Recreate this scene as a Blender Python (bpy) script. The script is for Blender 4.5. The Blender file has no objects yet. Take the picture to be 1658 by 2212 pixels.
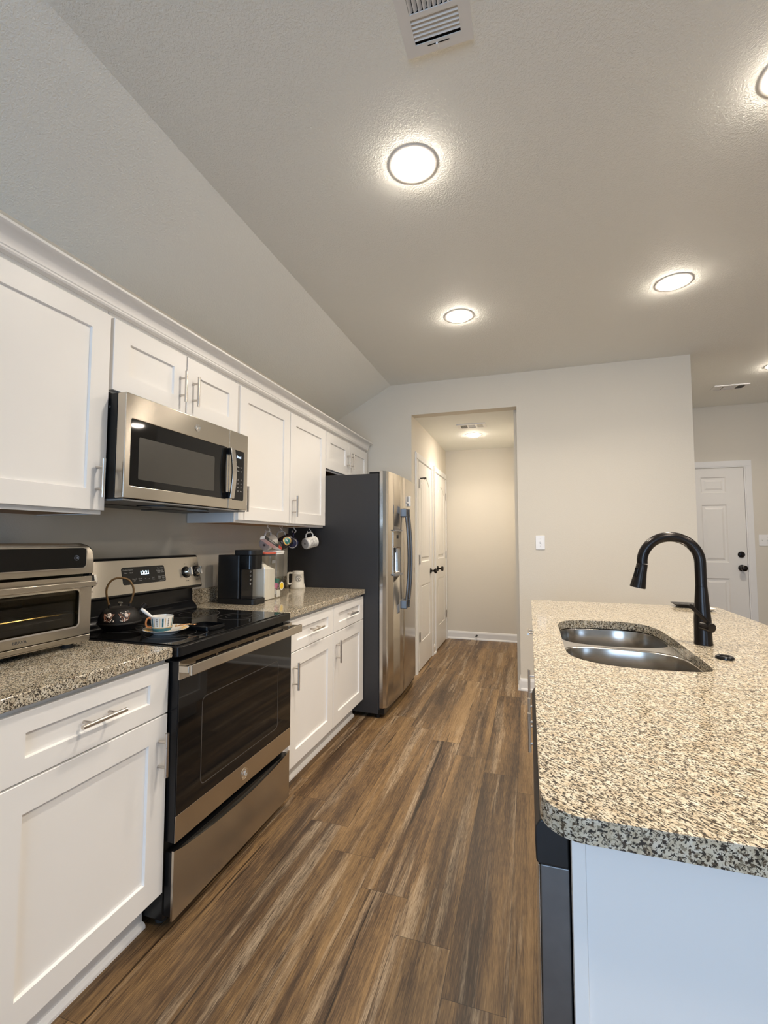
import bpy, bmesh, math, random
from mathutils import Vector, Matrix
random.seed(7)
C = bpy.context.scene.collection
SC = bpy.context.scene
rad = math.radians

# ------------------------------------------------------------------ camera
cam_d = bpy.data.cameras.new('camera'); cam = bpy.data.objects.new('camera', cam_d); C.objects.link(cam)
yaw, pit, rol, FPX = -.3058, .0604, .0008, 986.5
cam_d.sensor_fit = 'VERTICAL'; cam_d.sensor_height = 24.0; cam_d.lens = FPX / 2212 * 24.0
cam_d.clip_start = .02; cam_d.clip_end = 100
_f = Vector((math.sin(yaw)*math.cos(pit), math.cos(yaw)*math.cos(pit), math.sin(pit)))
_r = Vector((math.cos(yaw), -math.sin(yaw), 0)); _u = _r.cross(_f)
r2 = _r*math.cos(rol) + _u*math.sin(rol); u2 = -_r*math.sin(rol) + _u*math.cos(rol)
m = Matrix((r2, u2, -_f)).transposed().to_4x4(); m.translation = Vector((1.1412, -1.2764, 1.2756))
cam.matrix_world = m
SC.camera = cam

# ------------------------------------------------------------------ world, daylight, exposure
EXPOSURE = 0.08
LED = (1.0, .88, .74)          # warm LED downlights
LED_POWER = 132.0              # luminous lens
BEAM_POWER = 8.8             # watts thrown downwards by each lamp
BEAM_SPREAD = 135
SKY = (.50, .70, 1.0)
SKY_POWER = 9.2
w = bpy.data.worlds.new('sky'); SC.world = w; w.use_nodes = True
bgn = w.node_tree.nodes['Background']; bgn.inputs[0].default_value = (*SKY, 1); bgn.inputs[1].default_value = SKY_POWER
def portal(name, x, z, sx, sz, y=-5.02):
    l = bpy.data.lights.new(name, 'AREA'); l.shape = 'RECTANGLE'; l.size = sx; l.size_y = sz
    l.cycles.is_portal = True
    o = bpy.data.objects.new(name, l); C.objects.link(o); o.location = (x, y, z); o.rotation_euler = (rad(90), 0, 0); return o
WINDOWS = [(-.10, 2.25, .08, 2.2), (4.2, 5.1, .8, 2.1)]      # x0,x1,z0,z1 openings in the wall behind the camera
for a in WINDOWS:
    portal('window_daylight', (a[0]+a[1])/2, (a[2]+a[3])/2, a[1]-a[0], a[3]-a[2])
vs = SC.view_settings
SC.display_settings.display_device = 'sRGB'
vs.view_transform = 'Standard'; vs.look = 'None'; vs.gamma = 1.0; vs.use_curve_mapping = False; vs.exposure = EXPOSURE
cy = SC.cycles
cy.max_bounces = 10; cy.diffuse_bounces = 6; cy.glossy_bounces = 5; cy.transmission_bounces = 8; cy.transparent_max_bounces = 12
cy.caustics_reflective = False; cy.caustics_refractive = False; cy.sample_clamp_indirect = 6.0
cy.use_denoising = True

# ------------------------------------------------------------------ node helpers / materials
def newmat(name):
    mt = bpy.data.materials.new(name); mt.use_nodes = True
    nt = mt.node_tree; b = nt.nodes['Principled BSDF']
    return mt, nt, b
def N(nt, t, **kw):
    n = nt.nodes.new(t)
    for k, v in kw.items():
        if k.startswith('i_'):
            n.inputs[k[2:]].default_value = v
        else: setattr(n, k, v)
    return n
def L(nt, a, b): nt.links.new(a, b)
def setb(b, col=None, rough=None, metal=None, spec=None, coat=None, aniso=None):
    if col is not None: b.inputs['Base Color'].default_value = (*col, 1)
    if rough is not None: b.inputs['Roughness'].default_value = rough
    if metal is not None: b.inputs['Metallic'].default_value = metal
    if spec is not None: b.inputs['Specular IOR Level'].default_value = spec
    if coat is not None: b.inputs['Coat Weight'].default_value = coat; b.inputs['Coat Roughness'].default_value = .05
    if aniso is not None: b.inputs['Anisotropic'].default_value = aniso
def mat(name, col, rough=.5, metal=0., spec=.5, coat=None, var=.04, vscale=14., bump=0., bscale=200.):
    """plain surface with a faint procedural mottling (and optional fine bump)"""
    mt, nt, b = newmat(name); setb(b, col, rough, metal, spec, coat)
    tc = N(nt, 'ShaderNodeTexCoord')
    no = N(nt, 'ShaderNodeTexNoise'); no.inputs['Scale'].default_value = vscale; no.inputs['Detail'].default_value = 3
    L(nt, tc.outputs['Object'], no.inputs['Vector'])
    mx = N(nt, 'ShaderNodeMix', data_type='RGBA')
    mx.inputs[6].default_value = (*[c*(1-var) for c in col], 1); mx.inputs[7].default_value = (*[min(1, c*(1+var)) for c in col], 1)
    L(nt, no.outputs['Fac'], mx.inputs[0]); L(nt, mx.outputs[2], b.inputs['Base Color'])
    if bump:
        n2 = N(nt, 'ShaderNodeTexNoise'); n2.inputs['Scale'].default_value = bscale; n2.inputs['Detail'].default_value = 3
        L(nt, tc.outputs['Object'], n2.inputs['Vector'])
        bp = N(nt, 'ShaderNodeBump'); bp.inputs['Strength'].default_value = bump; bp.inputs['Distance'].default_value = .002
        L(nt, n2.outputs['Fac'], bp.inputs['Height']); L(nt, bp.outputs[0], b.inputs['Normal'])
    return mt
def emis(name, col, strength):
    mt, nt, b = newmat(name); setb(b, (0, 0, 0), .5)
    b.inputs['Emission Color'].default_value = (*col, 1); b.inputs['Emission Strength'].default_value = strength
    return mt
def brushed(name, col, rough, stretch, tangent=None, aniso=0.):
    """brushed metal: streaks along one axis carried by roughness, highlights drawn out across the grain"""
    mt, nt, b = newmat(name); setb(b, col, rough, 1.0, aniso=aniso)
    tc = N(nt, 'ShaderNodeTexCoord'); mp = N(nt, 'ShaderNodeMapping'); mp.inputs['Scale'].default_value = stretch
    L(nt, tc.outputs['Object'], mp.inputs[0])
    no = N(nt, 'ShaderNodeTexNoise'); no.inputs['Scale'].default_value = 1; no.inputs['Detail'].default_value = 4
    L(nt, mp.outputs[0], no.inputs['Vector'])
    mr = N(nt, 'ShaderNodeMapRange'); mr.inputs[3].default_value = rough*.93; mr.inputs[4].default_value = rough*1.07
    L(nt, no.outputs['Fac'], mr.inputs[0]); L(nt, mr.outputs[0], b.inputs['Roughness'])
    if tangent:
        cv = N(nt, 'ShaderNodeCombineXYZ')
        for i in range(3): cv.inputs[i].default_value = tangent[i]
        L(nt, cv.outputs[0], b.inputs['Tangent'])
    return mt
def ramp(nt, stops, interp='LINEAR'):
    r = N(nt, 'ShaderNodeValToRGB'); e = r.color_ramp; e.interpolation = interp
    while len(e.elements) < len(stops): e.elements.new(.5)
    for el, (p, c) in zip(e.elements, stops):
        el.position = p; el.color = (*c, 1) if len(c) == 3 else c
    return r
def math_n(nt, op, a=None, b=None, c=None):
    n = N(nt, 'ShaderNodeMath', operation=op)
    for i, v in enumerate((a, b, c)):
        if v is None: continue
        if isinstance(v, (int, float)): n.inputs[i].default_value = v
        else: L(nt, v, n.inputs[i])
    return n.outputs[0]

def wall_paint(name, col, bump=.25, bscale=120., rough=.75):
    mt, nt, b = newmat(name); setb(b, col, rough)
    tc = N(nt, 'ShaderNodeTexCoord')
    no = N(nt, 'ShaderNodeTexNoise'); no.inputs['Scale'].default_value = bscale; no.inputs['Detail'].default_value = 2.5; no.inputs['Distortion'].default_value = .6
    L(nt, tc.outputs['Object'], no.inputs['Vector'])
    rp = ramp(nt, [(.42, (0, 0, 0)), (.62, (1, 1, 1))])
    L(nt, no.outputs['Fac'], rp.inputs[0])
    bp = N(nt, 'ShaderNodeBump'); bp.inputs['Strength'].default_value = bump; bp.inputs['Distance'].default_value = .003
    L(nt, rp.outputs[0], bp.inputs['Height']); L(nt, bp.outputs[0], b.inputs['Normal'])
    return mt

def granite():
    mt, nt, b = newmat('speckled_granite'); setb(b, None, .09, 0, .5)
    tc = N(nt, 'ShaderNodeTexCoord')
    mr_ = N(nt, 'ShaderNodeMapping'); mr_.inputs['Rotation'].default_value = (0, 0, rad(40)); L(nt, tc.outputs['Object'], mr_.inputs[0])
    mp = N(nt, 'ShaderNodeMapping'); mp.inputs['Scale'].default_value = (.68, 1.2, 1.0); L(nt, mr_.outputs[0], mp.inputs[0])
    def noise(scale, detail, off, dist=.3, rough=.55):
        m2 = N(nt, 'ShaderNodeMapping'); m2.inputs['Location'].default_value = off; L(nt, mp.outputs[0], m2.inputs[0])
        n = N(nt, 'ShaderNodeTexNoise'); n.inputs['Scale'].default_value = scale; n.inputs['Detail'].default_value = detail
        n.inputs['Distortion'].default_value = dist; n.inputs['Roughness'].default_value = rough; L(nt, m2.outputs[0], n.inputs['Vector']); return n.outputs['Fac']
    base = ramp(nt, [(.3, (.46, .37, .25)), (.5, (.60, .525, .395)), (.7, (.70, .65, .545))])
    L(nt, noise(70, 3, (3, 1, 2)), base.inputs[0])
    col = base.outputs[0]
    for scale, det, off, lo, hi, c in ((142, 3, (0, 7, 3), .56, .605, (.27, .232, .165)), (210, 3, (5, 2, 9), .558, .592, (.10, .074, .049)),
                                       (265, 3, (1, 8, 4), .558, .59, (.034, .029, .024)), (120, 4, (9, 3, 6), .605, .635, (.042, .034, .028)), (82, 3, (2, 5, 8), .655, .69, (.085, .060, .040))):
        r = ramp(nt, [(lo, (0, 0, 0)), (hi, (1, 1, 1))]); L(nt, noise(scale, det, off), r.inputs[0])
        mx = N(nt, 'ShaderNodeMix', data_type='RGBA'); L(nt, r.outputs[0], mx.inputs[0]); L(nt, col, mx.inputs[6]); mx.inputs[7].default_value = (*c, 1)
        col = mx.outputs[2]
    L(nt, col, b.inputs['Base Color'])
    return mt

def plank_floor():
    mt, nt, b = newmat('wood_plank_floor'); setb(b, None, .42, 0, .4)
    tc = N(nt, 'ShaderNodeTexCoord'); sp = N(nt, 'ShaderNodeSeparateXYZ'); L(nt, tc.outputs['Object'], sp.inputs[0])
    X, Y = sp.outputs[0], sp.outputs[1]
    W, LEN = .1775, 1.30
    row_f = math_n(nt, 'DIVIDE', math_n(nt, 'SUBTRACT', X, .176), W)
    row = math_n(nt, 'FLOOR', row_f)
    fx = math_n(nt, 'FRACT', row_f)
    yy = math_n(nt, 'DIVIDE', math_n(nt, 'ADD', math_n(nt, 'SUBTRACT', Y, .69), math_n(nt, 'MULTIPLY', row, .157)), LEN)
    colm = math_n(nt, 'FLOOR', yy); fy = math_n(nt, 'FRACT', yy)
    cid = N(nt, 'ShaderNodeCombineXYZ'); L(nt, row, cid.inputs[0]); L(nt, colm, cid.inputs[1])
    wn = N(nt, 'ShaderNodeTexWhiteNoise', noise_dimensions='3D'); L(nt, cid.outputs[0], wn.inputs['Vector'])
    sw = N(nt, 'ShaderNodeSeparateColor'); L(nt, wn.outputs['Color'], sw.inputs[0])
    def coord(sx, sy, k):
        cc = N(nt, 'ShaderNodeCombineXYZ')
        L(nt, math_n(nt, 'MULTIPLY', X, sx), cc.inputs[0]); L(nt, math_n(nt, 'MULTIPLY', Y, sy), cc.inputs[1])
        L(nt, math_n(nt, 'MULTIPLY', sw.outputs[k], 37.0), cc.inputs[2]); return cc.outputs[0]
    def noise(v, det, dist, rough=.55):
        n = N(nt, 'ShaderNodeTexNoise'); n.inputs['Scale'].default_value = 1; n.inputs['Detail'].default_value = det
        n.inputs['Distortion'].default_value = dist; n.inputs['Roughness'].default_value = rough; L(nt, v, n.inputs['Vector']); return n.outputs['Fac']
    streak = noise(coord(11, .55, 0), 3, .35)         # broad tone streaks inside a plank
    wash = noise(coord(17, .75, 1), 4, .6, .6)        # pale weathered streaks
    grain = noise(coord(380, 20, 2), 3, .3, .65)      # fine pores
    fib = noise(coord(170, 5, 0), 4, .8, .75)       # fibres
    crack = noise(coord(30, .7, 1), 4, 1.0, .65)
    knot = noise(coord(9, 3.5, 2), 2, 1.5, .5)
    tone = math_n(nt, 'ADD', math_n(nt, 'ADD', math_n(nt, 'MULTIPLY', streak, .96), .052), math_n(nt, 'MULTIPLY', math_n(nt, 'SUBTRACT', sw.outputs[0], .5), .10))
    tone = math_n(nt, 'ADD', tone, math_n(nt, 'MULTIPLY', math_n(nt, 'SUBTRACT', fib, .5), .62))
    tone = math_n(nt, 'ADD', tone, math_n(nt, 'MULTIPLY', math_n(nt, 'SUBTRACT', grain, .5), .55))
    tone = math_n(nt, 'ADD', tone, math_n(nt, 'MULTIPLY', math_n(nt, 'SUBTRACT', knot, .5), .16))
    cr = ramp(nt, [(.24, (.032, .019, .011)), (.40, (.078, .046, .024)), (.51, (.145, .087, .041)), (.64, (.235, .143, .062)), (.80, (.33, .212, .102))])
    L(nt, tone, cr.inputs[0])
    wr = ramp(nt, [(.52, (0, 0, 0)), (.64, (1, 1, 1))]); L(nt, wash, wr.inputs[0])
    gm = ramp(nt, [(.40, (.05, .05, .05)), (.58, (1, 1, 1))]); L(nt, math_n(nt, 'ADD', math_n(nt, 'MULTIPLY', grain, .6), math_n(nt, 'MULTIPLY', fib, .4)), gm.inputs[0])
    wf = math_n(nt, 'MULTIPLY', math_n(nt, 'MULTIPLY', wr.outputs[0], gm.outputs[0]), .72)
    mx = N(nt, 'ShaderNodeMix', data_type='RGBA'); L(nt, wf, mx.inputs[0]); L(nt, cr.outputs[0], mx.inputs[6]); mx.inputs[7].default_value = (.44, .345, .235, 1)
    ck = ramp(nt, [(.33, (.22, .20, .18)), (.36, (1, 1, 1))]); L(nt, crack, ck.inputs[0])
    # seams between planks
    ex = math_n(nt, 'MINIMUM', fx, math_n(nt, 'SUBTRACT', 1.0, fx)); ey = math_n(nt, 'MINIMUM', fy, math_n(nt, 'SUBTRACT', 1.0, fy))
    sx = math_n(nt, 'GREATER_THAN', ex, .006); sy = math_n(nt, 'GREATER_THAN', ey, .0009)
    seam = math_n(nt, 'MAXIMUM', math_n(nt, 'MULTIPLY', sx, sy), .45)
    fac = N(nt, 'ShaderNodeMix', data_type='RGBA', blend_type='MULTIPLY'); fac.inputs[0].default_value = 1
    L(nt, mx.outputs[2], fac.inputs[6]); L(nt, ck.outputs[0], fac.inputs[7])
    f2 = N(nt, 'ShaderNodeMix', data_type='RGBA', blend_type='MULTIPLY'); f2.inputs[0].default_value = 1
    L(nt, fac.outputs[2], f2.inputs[6]); L(nt, seam, f2.inputs[7])
    L(nt, f2.outputs[2], b.inputs['Base Color'])
    bp = N(nt, 'ShaderNodeBump'); bp.inputs['Strength'].default_value = .25; bp.inputs['Distance'].default_value = .0015
    L(nt, math_n(nt, 'ADD', math_n(nt, 'MULTIPLY', grain, .5), math_n(nt, 'MULTIPLY', seam, .8)), bp.inputs['Height']); L(nt, bp.outputs[0], b.inputs['Normal'])
    return mt

def glass_mat(name, col=(.95, .96, .95), alpha=.12, rough=.02):
    mt, nt, b = newmat(name); setb(b, col, rough)
    tr = N(nt, 'ShaderNodeBsdfTransparent'); tr.inputs[0].default_value = (*col, 1)
    gl = N(nt, 'ShaderNodeBsdfGlossy'); gl.inputs['Roughness'].default_value = rough; gl.inputs[0].default_value = (1, 1, 1, 1)
    fr = N(nt, 'ShaderNodeLayerWeight'); fr.inputs[0].default_value = .5
    fm = math_n(nt, 'ADD', math_n(nt, 'MULTIPLY', math_n(nt, 'POWER', fr.outputs['Facing'], 4.5), .8), .03+alpha*.1)
    mxs = N(nt, 'ShaderNodeMixShader'); L(nt, fm, mxs.inputs[0]); L(nt, tr.outputs[0], mxs.inputs[1]); L(nt, gl.outputs[0], mxs.inputs[2])
    out = [n for n in nt.nodes if n.type == 'OUTPUT_MATERIAL'][0]; L(nt, mxs.outputs[0], out.inputs[0])
    nt.nodes.remove(b)
    return mt

M = {}
M['wall'] = wall_paint('beige_wall_paint', (.69, .645, .558), .10, 160)
M['ceil'] = wall_paint('textured_ceiling_paint', (.89, .90, .86), .36, 130)
M['white'] = mat('white_cabinet_paint', (.86, .845, .82), .38, var=.012, vscale=6)
M['trimw'] = mat('white_trim_paint', (.80, .79, .77), .35, var=.012)
M['doorw'] = mat('white_door_paint', (.79, .77, .73), .4, var=.012)
M['ply'] = mat('raw_plywood', (.50, .30, .15), .6, var=.15, vscale=30)
M['granite'] = granite()
M['floor'] = plank_floor()
M['steelH'] = brushed('brushed_steel_crosswise', (.56, .515, .445), .20, (1500, 6, 1500), (.06, .06, 1), .88)    # grain runs along y
M['steelV'] = brushed('brushed_steel_upright', (.58, .55, .51), .16, (300, 300, 3), (.55, .83, 0), .4)
M['steelX'] = mat('satin_steel_sink', (.50, .47, .43), .20, 1.0, var=.02)
M['steelF'] = brushed('satin_steel_flange', (.62, .60, .57), .24, (300, 300, 300))
M['steelD'] = mat('dark_satin_steel', (.17, .17, .17), .40, .95)
M['chrome'] = mat('polished_chrome', (.75, .73, .70), .10, 1.0, var=.02)
M['nickel'] = brushed('brushed_nickel', (.62, .58, .53), .28, (300, 300, 300))
M['blk'] = mat('black_enamel', (.008, .008, .008), .22, spec=.3, var=.1)
M['blkglass'] = mat('black_glass', (.006, .006, .006), .035, spec=.40, var=.1)
M['blkplastic'] = mat('black_plastic', (.009, .009, .0095), .40, var=.1)
M['blkgloss'] = mat('glossy_black_plastic', (.006, .0062, .007), .16, spec=.3, var=.1)
M['fridgeside'] = mat('charcoal_textured_paint', (.024, .0225, .0225), .42, var=.06, bump=.15, bscale=500)
M['bronze'] = mat('oil_rubbed_bronze', (.016, .0125, .011), .24, .55, var=.15)
M['castiron'] = mat('black_cast_iron', (.012, .0105, .0095), .5, spec=.35, var=.15, bump=.35, bscale=300)
M['grey'] = mat('grey_plastic', (.20, .20, .20), .45)
M['lgrey'] = mat('pale_grey_print', (.50, .49, .46), .5)
M['dkgrey'] = mat('dark_grey_plastic', (.055, .055, .055), .4)
M['ringgrey'] = mat('burner_ring_print', (.07, .065, .06), .3)
M['whitep'] = mat('white_plastic', (.80, .79, .76), .3, var=.01)
M['plate'] = mat('white_switch_plate', (.84, .83, .81), .3, var=.01)
M['ceramic'] = mat('white_glazed_ceramic', (.78, .76, .71), .12, var=.02, coat=.5)
M['cream'] = mat('cream_stoneware', (.74, .70, .61), .2, var=.04)
M['greymug'] = mat('grey_glazed_ceramic', (.50, .48, .45), .2, var=.03)
M['blackmug'] = mat('black_glazed_ceramic', (.014, .012, .018), .15, var=.05)
M['navymug'] = mat('navy_glazed_ceramic', (.012, .014, .055), .15, var=.05)
M['ash'] = mat('unglazed_mug_base', (.42, .40, .38), .6, var=.04)
M['teal'] = mat('teal_glaze', (.022, .13, .17), .2, var=.1)
M['gold'] = mat('gold_glaze', (.62, .40, .13), .25, var=.15)
M['orange'] = mat('orange_glaze', (.55, .20, .06), .25, var=.1)
M['ink'] = mat('black_print', (.02, .02, .02), .5, var=.1)
M['green'] = mat('green_print', (.03, .22, .16), .4, var=.1)
M['red'] = mat('coral_red_plastic', (.56, .12, .08), .3, var=.04)
M['redprint'] = mat('red_print', (.40, .05, .03), .5)
M['pink'] = mat('pink_plastic', (.60, .20, .34), .4)
M['yellow'] = mat('yellow_label', (.85, .58, .03), .4, var=.08)
M['cond'] = mat('white_creamer_powder', (.78, .74, .66), .8, var=.03)
M['paper'] = mat('white_card', (.80, .77, .71), .6, var=.02)
M['copper'] = mat('copper_gilt', (.52, .27, .13), .25, .8, var=.1)
M['bamboo'] = mat('golden_woven_handle', (.20, .115, .045), .4, .45, var=.55, vscale=110)
M['blossom'] = mat('pale_blossom_enamel', (.72, .62, .55), .4, var=.1)
M['branch'] = mat('coppery_branch_enamel', (.40, .16, .09), .4, var=.1)
M['rubber'] = mat('black_rubber', (.02, .02, .02), .7)
M['shadowgap'] = mat('dark_cavity', (.01, .01, .01), .8)
M['lens'] = emis('led_lens', LED, LED_POWER)
M['clock'] = emis('clock_digits', (.65, .85, 1.0), 3.0)
M['lcd'] = emis('display_text', (.55, .70, 1.0), 2.0)
M['lcdfaint'] = emis('indicator_ring', (.45, .5, .6), .25)
M['clear'] = glass_mat('clear_plastic', (.985, .985, .975))
M['pane'] = glass_mat('window_glass', (.97, .98, .98))
M['ovenglass'] = glass_mat('smoked_glass', (.62, .56, .42), .05)
M['cavity'] = mat('oven_cavity', (.26, .21, .12), .40, .5, var=.1)
M['dishw'] = mat('dishwasher_side_metal', (.20, .20, .20), .42, .9, var=.25, vscale=18)
M['ground'] = mat('outdoor_lawn', (.12, .16, .07), .9, var=.3)

# ------------------------------------------------------------------ mesh building
ORG = {}          # world origin of each object, so parts can be given in world coordinates
class MB:
    def __init__(s): s.bm = bmesh.new()
    def face(s, pts):
        vs_ = [s.bm.verts.new(p) for p in pts]
        return s.bm.faces.new(vs_)
    def box(s, x0, x1, y0, y1, z0, z1):
        g = bmesh.ops.create_cube(s.bm, size=1)
        bmesh.ops.scale(s.bm, verts=g['verts'], vec=(abs(x1-x0), abs(y1-y0), abs(z1-z0)))
        bmesh.ops.translate(s.bm, verts=g['verts'], vec=((x0+x1)/2, (y0+y1)/2, (z0+z1)/2)); return s
    def cyl(s, p0, p1, r0, r1=None, seg=24):
        p0, p1 = Vector(p0), Vector(p1); r1 = r0 if r1 is None else r1
        d = p1-p0; q = Vector((0, 0, 1)).rotation_difference(d.normalized()).to_matrix().to_4x4()
        q.translation = (p0+p1)/2
        bmesh.ops.create_cone(s.bm, cap_ends=True, cap_tris=False, segments=seg, radius1=r0, radius2=r1, depth=d.length, matrix=q); return s
    def sphere(s, c, r, sx=1, sy=1, sz=1, seg=20, rings=12):
        mtx = Matrix.Translation(c) @ Matrix.Diagonal((sx, sy, sz, 1))
        bmesh.ops.create_uvsphere(s.bm, u_segments=seg, v_segments=rings, radius=r, matrix=mtx); return s
    def lathe(s, prof, c=(0, 0, 0), axis=(0, 0, 1), seg=40, closed=False, a0=0., a1=2*math.pi):
        """prof: list of (radius, height) turned about axis through c"""
        q = Vector((0, 0, 1)).rotation_difference(Vector(axis).normalized()).to_matrix(); c = Vector(c)
        full = abs(a1-a0-2*math.pi) < 1e-6
        n = seg if full else seg+1
        rows = []
        for r, h in prof:
            if r < 1e-6: rows.append([s.bm.verts.new(c + q @ Vector((0, 0, h)))]); continue
            rows.append([s.bm.verts.new(c + q @ Vector((r*math.cos(a0+(a1-a0)*i/seg), r*math.sin(a0+(a1-a0)*i/seg), h))) for i in range(n)])
        pairs = list(zip(rows, rows[1:])) + ([(rows[-1], rows[0])] if closed else [])
        for A, B in pairs:
            for i in range(seg):
                j = (i+1) % n if full else i+1
                if len(A) == 1 and len(B) == 1: continue
                if len(A) == 1: s.bm.faces.new((A[0], B[j], B[i]))
                elif len(B) == 1: s.bm.faces.new((A[i], A[j], B[0]))
                else: s.bm.faces.new((A[i], A[j], B[j], B[i]))
        return s
    def tube(s, pts, r, seg=12, closed=False, flat=1.0, caps=True):
        pts = [Vector(p) for p in pts]; n = len(pts); rs = r if isinstance(r, (list, tuple)) else [r]*n
        rings = []; up = None
        for i, p in enumerate(pts):
            a = pts[i-1] if (i > 0 or closed) else p; b_ = pts[(i+1) % n] if (i < n-1 or closed) else p
            t = (b_-a).normalized()
            if up is None:
                up = Vector((0, 0, 1)) if abs(t.z) < .9 else Vector((1, 0, 0))
            e1 = up - t*up.dot(t); e1.normalize(); e2 = t.cross(e1); up = e1
            rings.append([s.bm.verts.new(p + (e1*math.cos(2*math.pi*k/seg) + e2*flat*math.sin(2*math.pi*k/seg))*rs[i]) for k in range(seg)])
        for i in range(n if closed else n-1):
            A, B = rings[i], rings[(i+1) % n]
            for k in range(seg): s.bm.faces.new((A[k], A[(k+1) % seg], B[(k+1) % seg], B[k]))
        if caps and not closed:
            s.bm.faces.new(rings[0][::-1]); s.bm.faces.new(rings[-1])
        return s
    def prism(s, poly, T, w0, w1):
        """poly (u,v) extruded from w0 to w1 through T(u,v,w)"""
        a = [s.bm.verts.new(T(u, v, w0)) for u, v in poly]; b_ = [s.bm.verts.new(T(u, v, w1)) for u, v in poly]
        n = len(poly)
        s.bm.faces.new(a[::-1]); s.bm.faces.new(b_)
        for i in range(n): s.bm.faces.new((a[i], a[(i+1) % n], b_[(i+1) % n], b_[i]))
        return s
    def holed(s, outer, holes, T, w0, w1):
        """plate with holes: outer & holes are (u,v) loops"""
        for wv in (w0, w1):
            es = []
            for lp in [outer]+holes:
                vv = [s.bm.verts.new(T(u, v, wv)) for u, v in lp]
                es += [s.bm.edges.new((vv[i], vv[(i+1) % len(vv)])) for i in range(len(vv))]
            bmesh.ops.triangle_fill(s.bm, use_beauty=True, use_dissolve=False, edges=es)
        for lp in [outer]+holes:
            n = len(lp)
            a = [s.bm.verts.new(T(u, v, w0)) for u, v in lp]; b_ = [s.bm.verts.new(T(u, v, w1)) for u, v in lp]
            for i in range(n): s.bm.faces.new((a[i], a[(i+1) % n], b_[(i+1) % n], b_[i]))
        bmesh.ops.remove_doubles(s.bm, verts=s.bm.verts[:], dist=1e-5)
        return s
    def shaker(s, T, u0, u1, v0, v1, th=.02, st=.0745, rl=None, rec=.009):
        """flat-panel frame front: front at w=0, back at w=-th"""
        rl = st if rl is None else rl
        def ring(du, dv, wv): return [s.bm.verts.new(T(*p, wv)) for p in ((u0+du, v0+dv), (u1-du, v0+dv), (u1-du, v1-dv), (u0+du, v1-dv))]
        e = .0015
        R = [ring(0, 0, -th), ring(0, 0, -e), ring(e, e, 0), ring(st, rl, 0), ring(st+.002, rl+.002, -rec)]
        for A, B in zip(R, R[1:]):
            for i in range(4): s.bm.faces.new((A[i], A[(i+1) % 4], B[(i+1) % 4], B[i]))
        s.bm.faces.new(R[0][::-1]); s.bm.faces.new(R[-1]); return s
    def build(s, name, mt, parent=None, bevel=0., smooth=True, ang=35, seg=2, local=False, label=None):
        bmesh.ops.recalc_face_normals(s.bm, faces=s.bm.faces[:])
        me = bpy.data.meshes.new(name); o = bpy.data.objects.new(name, me)
        org = ORG.get(parent, Vector((0, 0, 0))) if parent else Vector((0, 0, 0))
        if not local and org.length > 0: bmesh.ops.translate(s.bm, verts=s.bm.verts[:], vec=-org)
        s.bm.to_mesh(me); s.bm.free()
        if isinstance(mt, (list, tuple)):
            for q in mt: me.materials.append(q)
        else: me.materials.append(mt)
        if smooth:
            me.polygons.foreach_set('use_smooth', [True]*len(me.polygons)); me.set_sharp_from_angle(angle=rad(ang))
        C.objects.link(o)
        if parent: o.parent = parent; ORG[o] = org
        else: ORG[o] = Vector((0, 0, 0))
        if bevel:
            bv = o.modifiers.new('edge', 'BEVEL'); bv.width = bevel; bv.segments = seg; bv.limit_method = 'ANGLE'; bv.angle_limit = rad(40); bv.harden_normals = True
        if label: o['label'] = label
        return o
def thing(name, label, cat, loc=(0, 0, 0), group=None, rot=None, kind=None):
    o = bpy.data.objects.new(name, None); C.objects.link(o); o.empty_display_size = .05
    o.location = loc; ORG[o] = Vector(loc)
    if rot: o.rotation_euler = rot
    o['label'] = label; o['category'] = cat
    if group: o['group'] = group
    if kind: o['kind'] = kind
    return o
def tag(o, label, cat, group=None, kind=None):
    o['label'] = label; o['category'] = cat
    if group: o['group'] = group
    if kind: o['kind'] = kind
    return o
def struct(o, label, cat):
    o['kind'] = 'structure'; o['label'] = label; o['category'] = cat; return o
def copy_tree(o, parent=None):
    c = o.copy(); C.objects.link(c)
    ORG[c] = ORG.get(o, Vector((0, 0, 0)))
    if parent: c.parent = parent
    for ch in list(o.children): copy_tree(ch, c)
    return c
def TX(xf): return lambda u, v, w_: (xf+w_, u, v)            # faces +x : u=y, v=z
def TXN(xf): return lambda u, v, w_: (xf-w_, u, v)           # faces -x
def TYN(yf): return lambda u, v, w_: (u, yf-w_, v)           # faces -y : u=x, v=z
TZ = lambda u, v, w_: (u, v, w_)
def rrect(u0, u1, v0, v1, r, n=6):
    if not isinstance(r, (list, tuple)): r = [r]*4
    out = []
    for (cu, cv, a, rr) in ((u1-r[0], v1-r[0], 0, r[0]), (u0+r[1], v1-r[1], 90, r[1]), (u0+r[2], v0+r[2], 180, r[2]), (u1-r[3], v0+r[3], 270, r[3])):
        if rr <= 0: out.append((cu, cv)); continue
        for i in range(n+1):
            t = rad(a+90*i/n); out.append((cu+rr*math.cos(t), cv+rr*math.sin(t)))
    return out
def smooth_loop(pts, n=6):
    out = []; k = len(pts)
    for i in range(k):
        p0, p1, p2, p3 = (Vector(pts[(i+j-1) % k]) for j in range(4))
        for s_ in range(n):
            t = s_/n
            q = .5*((2*p1)+(-p0+p2)*t+(2*p0-5*p1+4*p2-p3)*t*t+(-p0+3*p1-3*p2+p3)*t**3); out.append((q.x, q.y))
    return out
def spline(pts, n=8):
    P = [Vector(p) for p in pts]; P = [P[0]*2-P[1]]+P+[P[-1]*2-P[-2]]; out = []
    for i in range(1, len(P)-2):
        p0, p1, p2, p3 = P[i-1:i+3]
        for s_ in range(n):
            t = s_/n; out.append(.5*((2*p1)+(-p0+p2)*t+(2*p0-5*p1+4*p2-p3)*t*t+(-p0+3*p1-3*p2+p3)*t**3))
    out.append(P[-2]); return out
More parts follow.
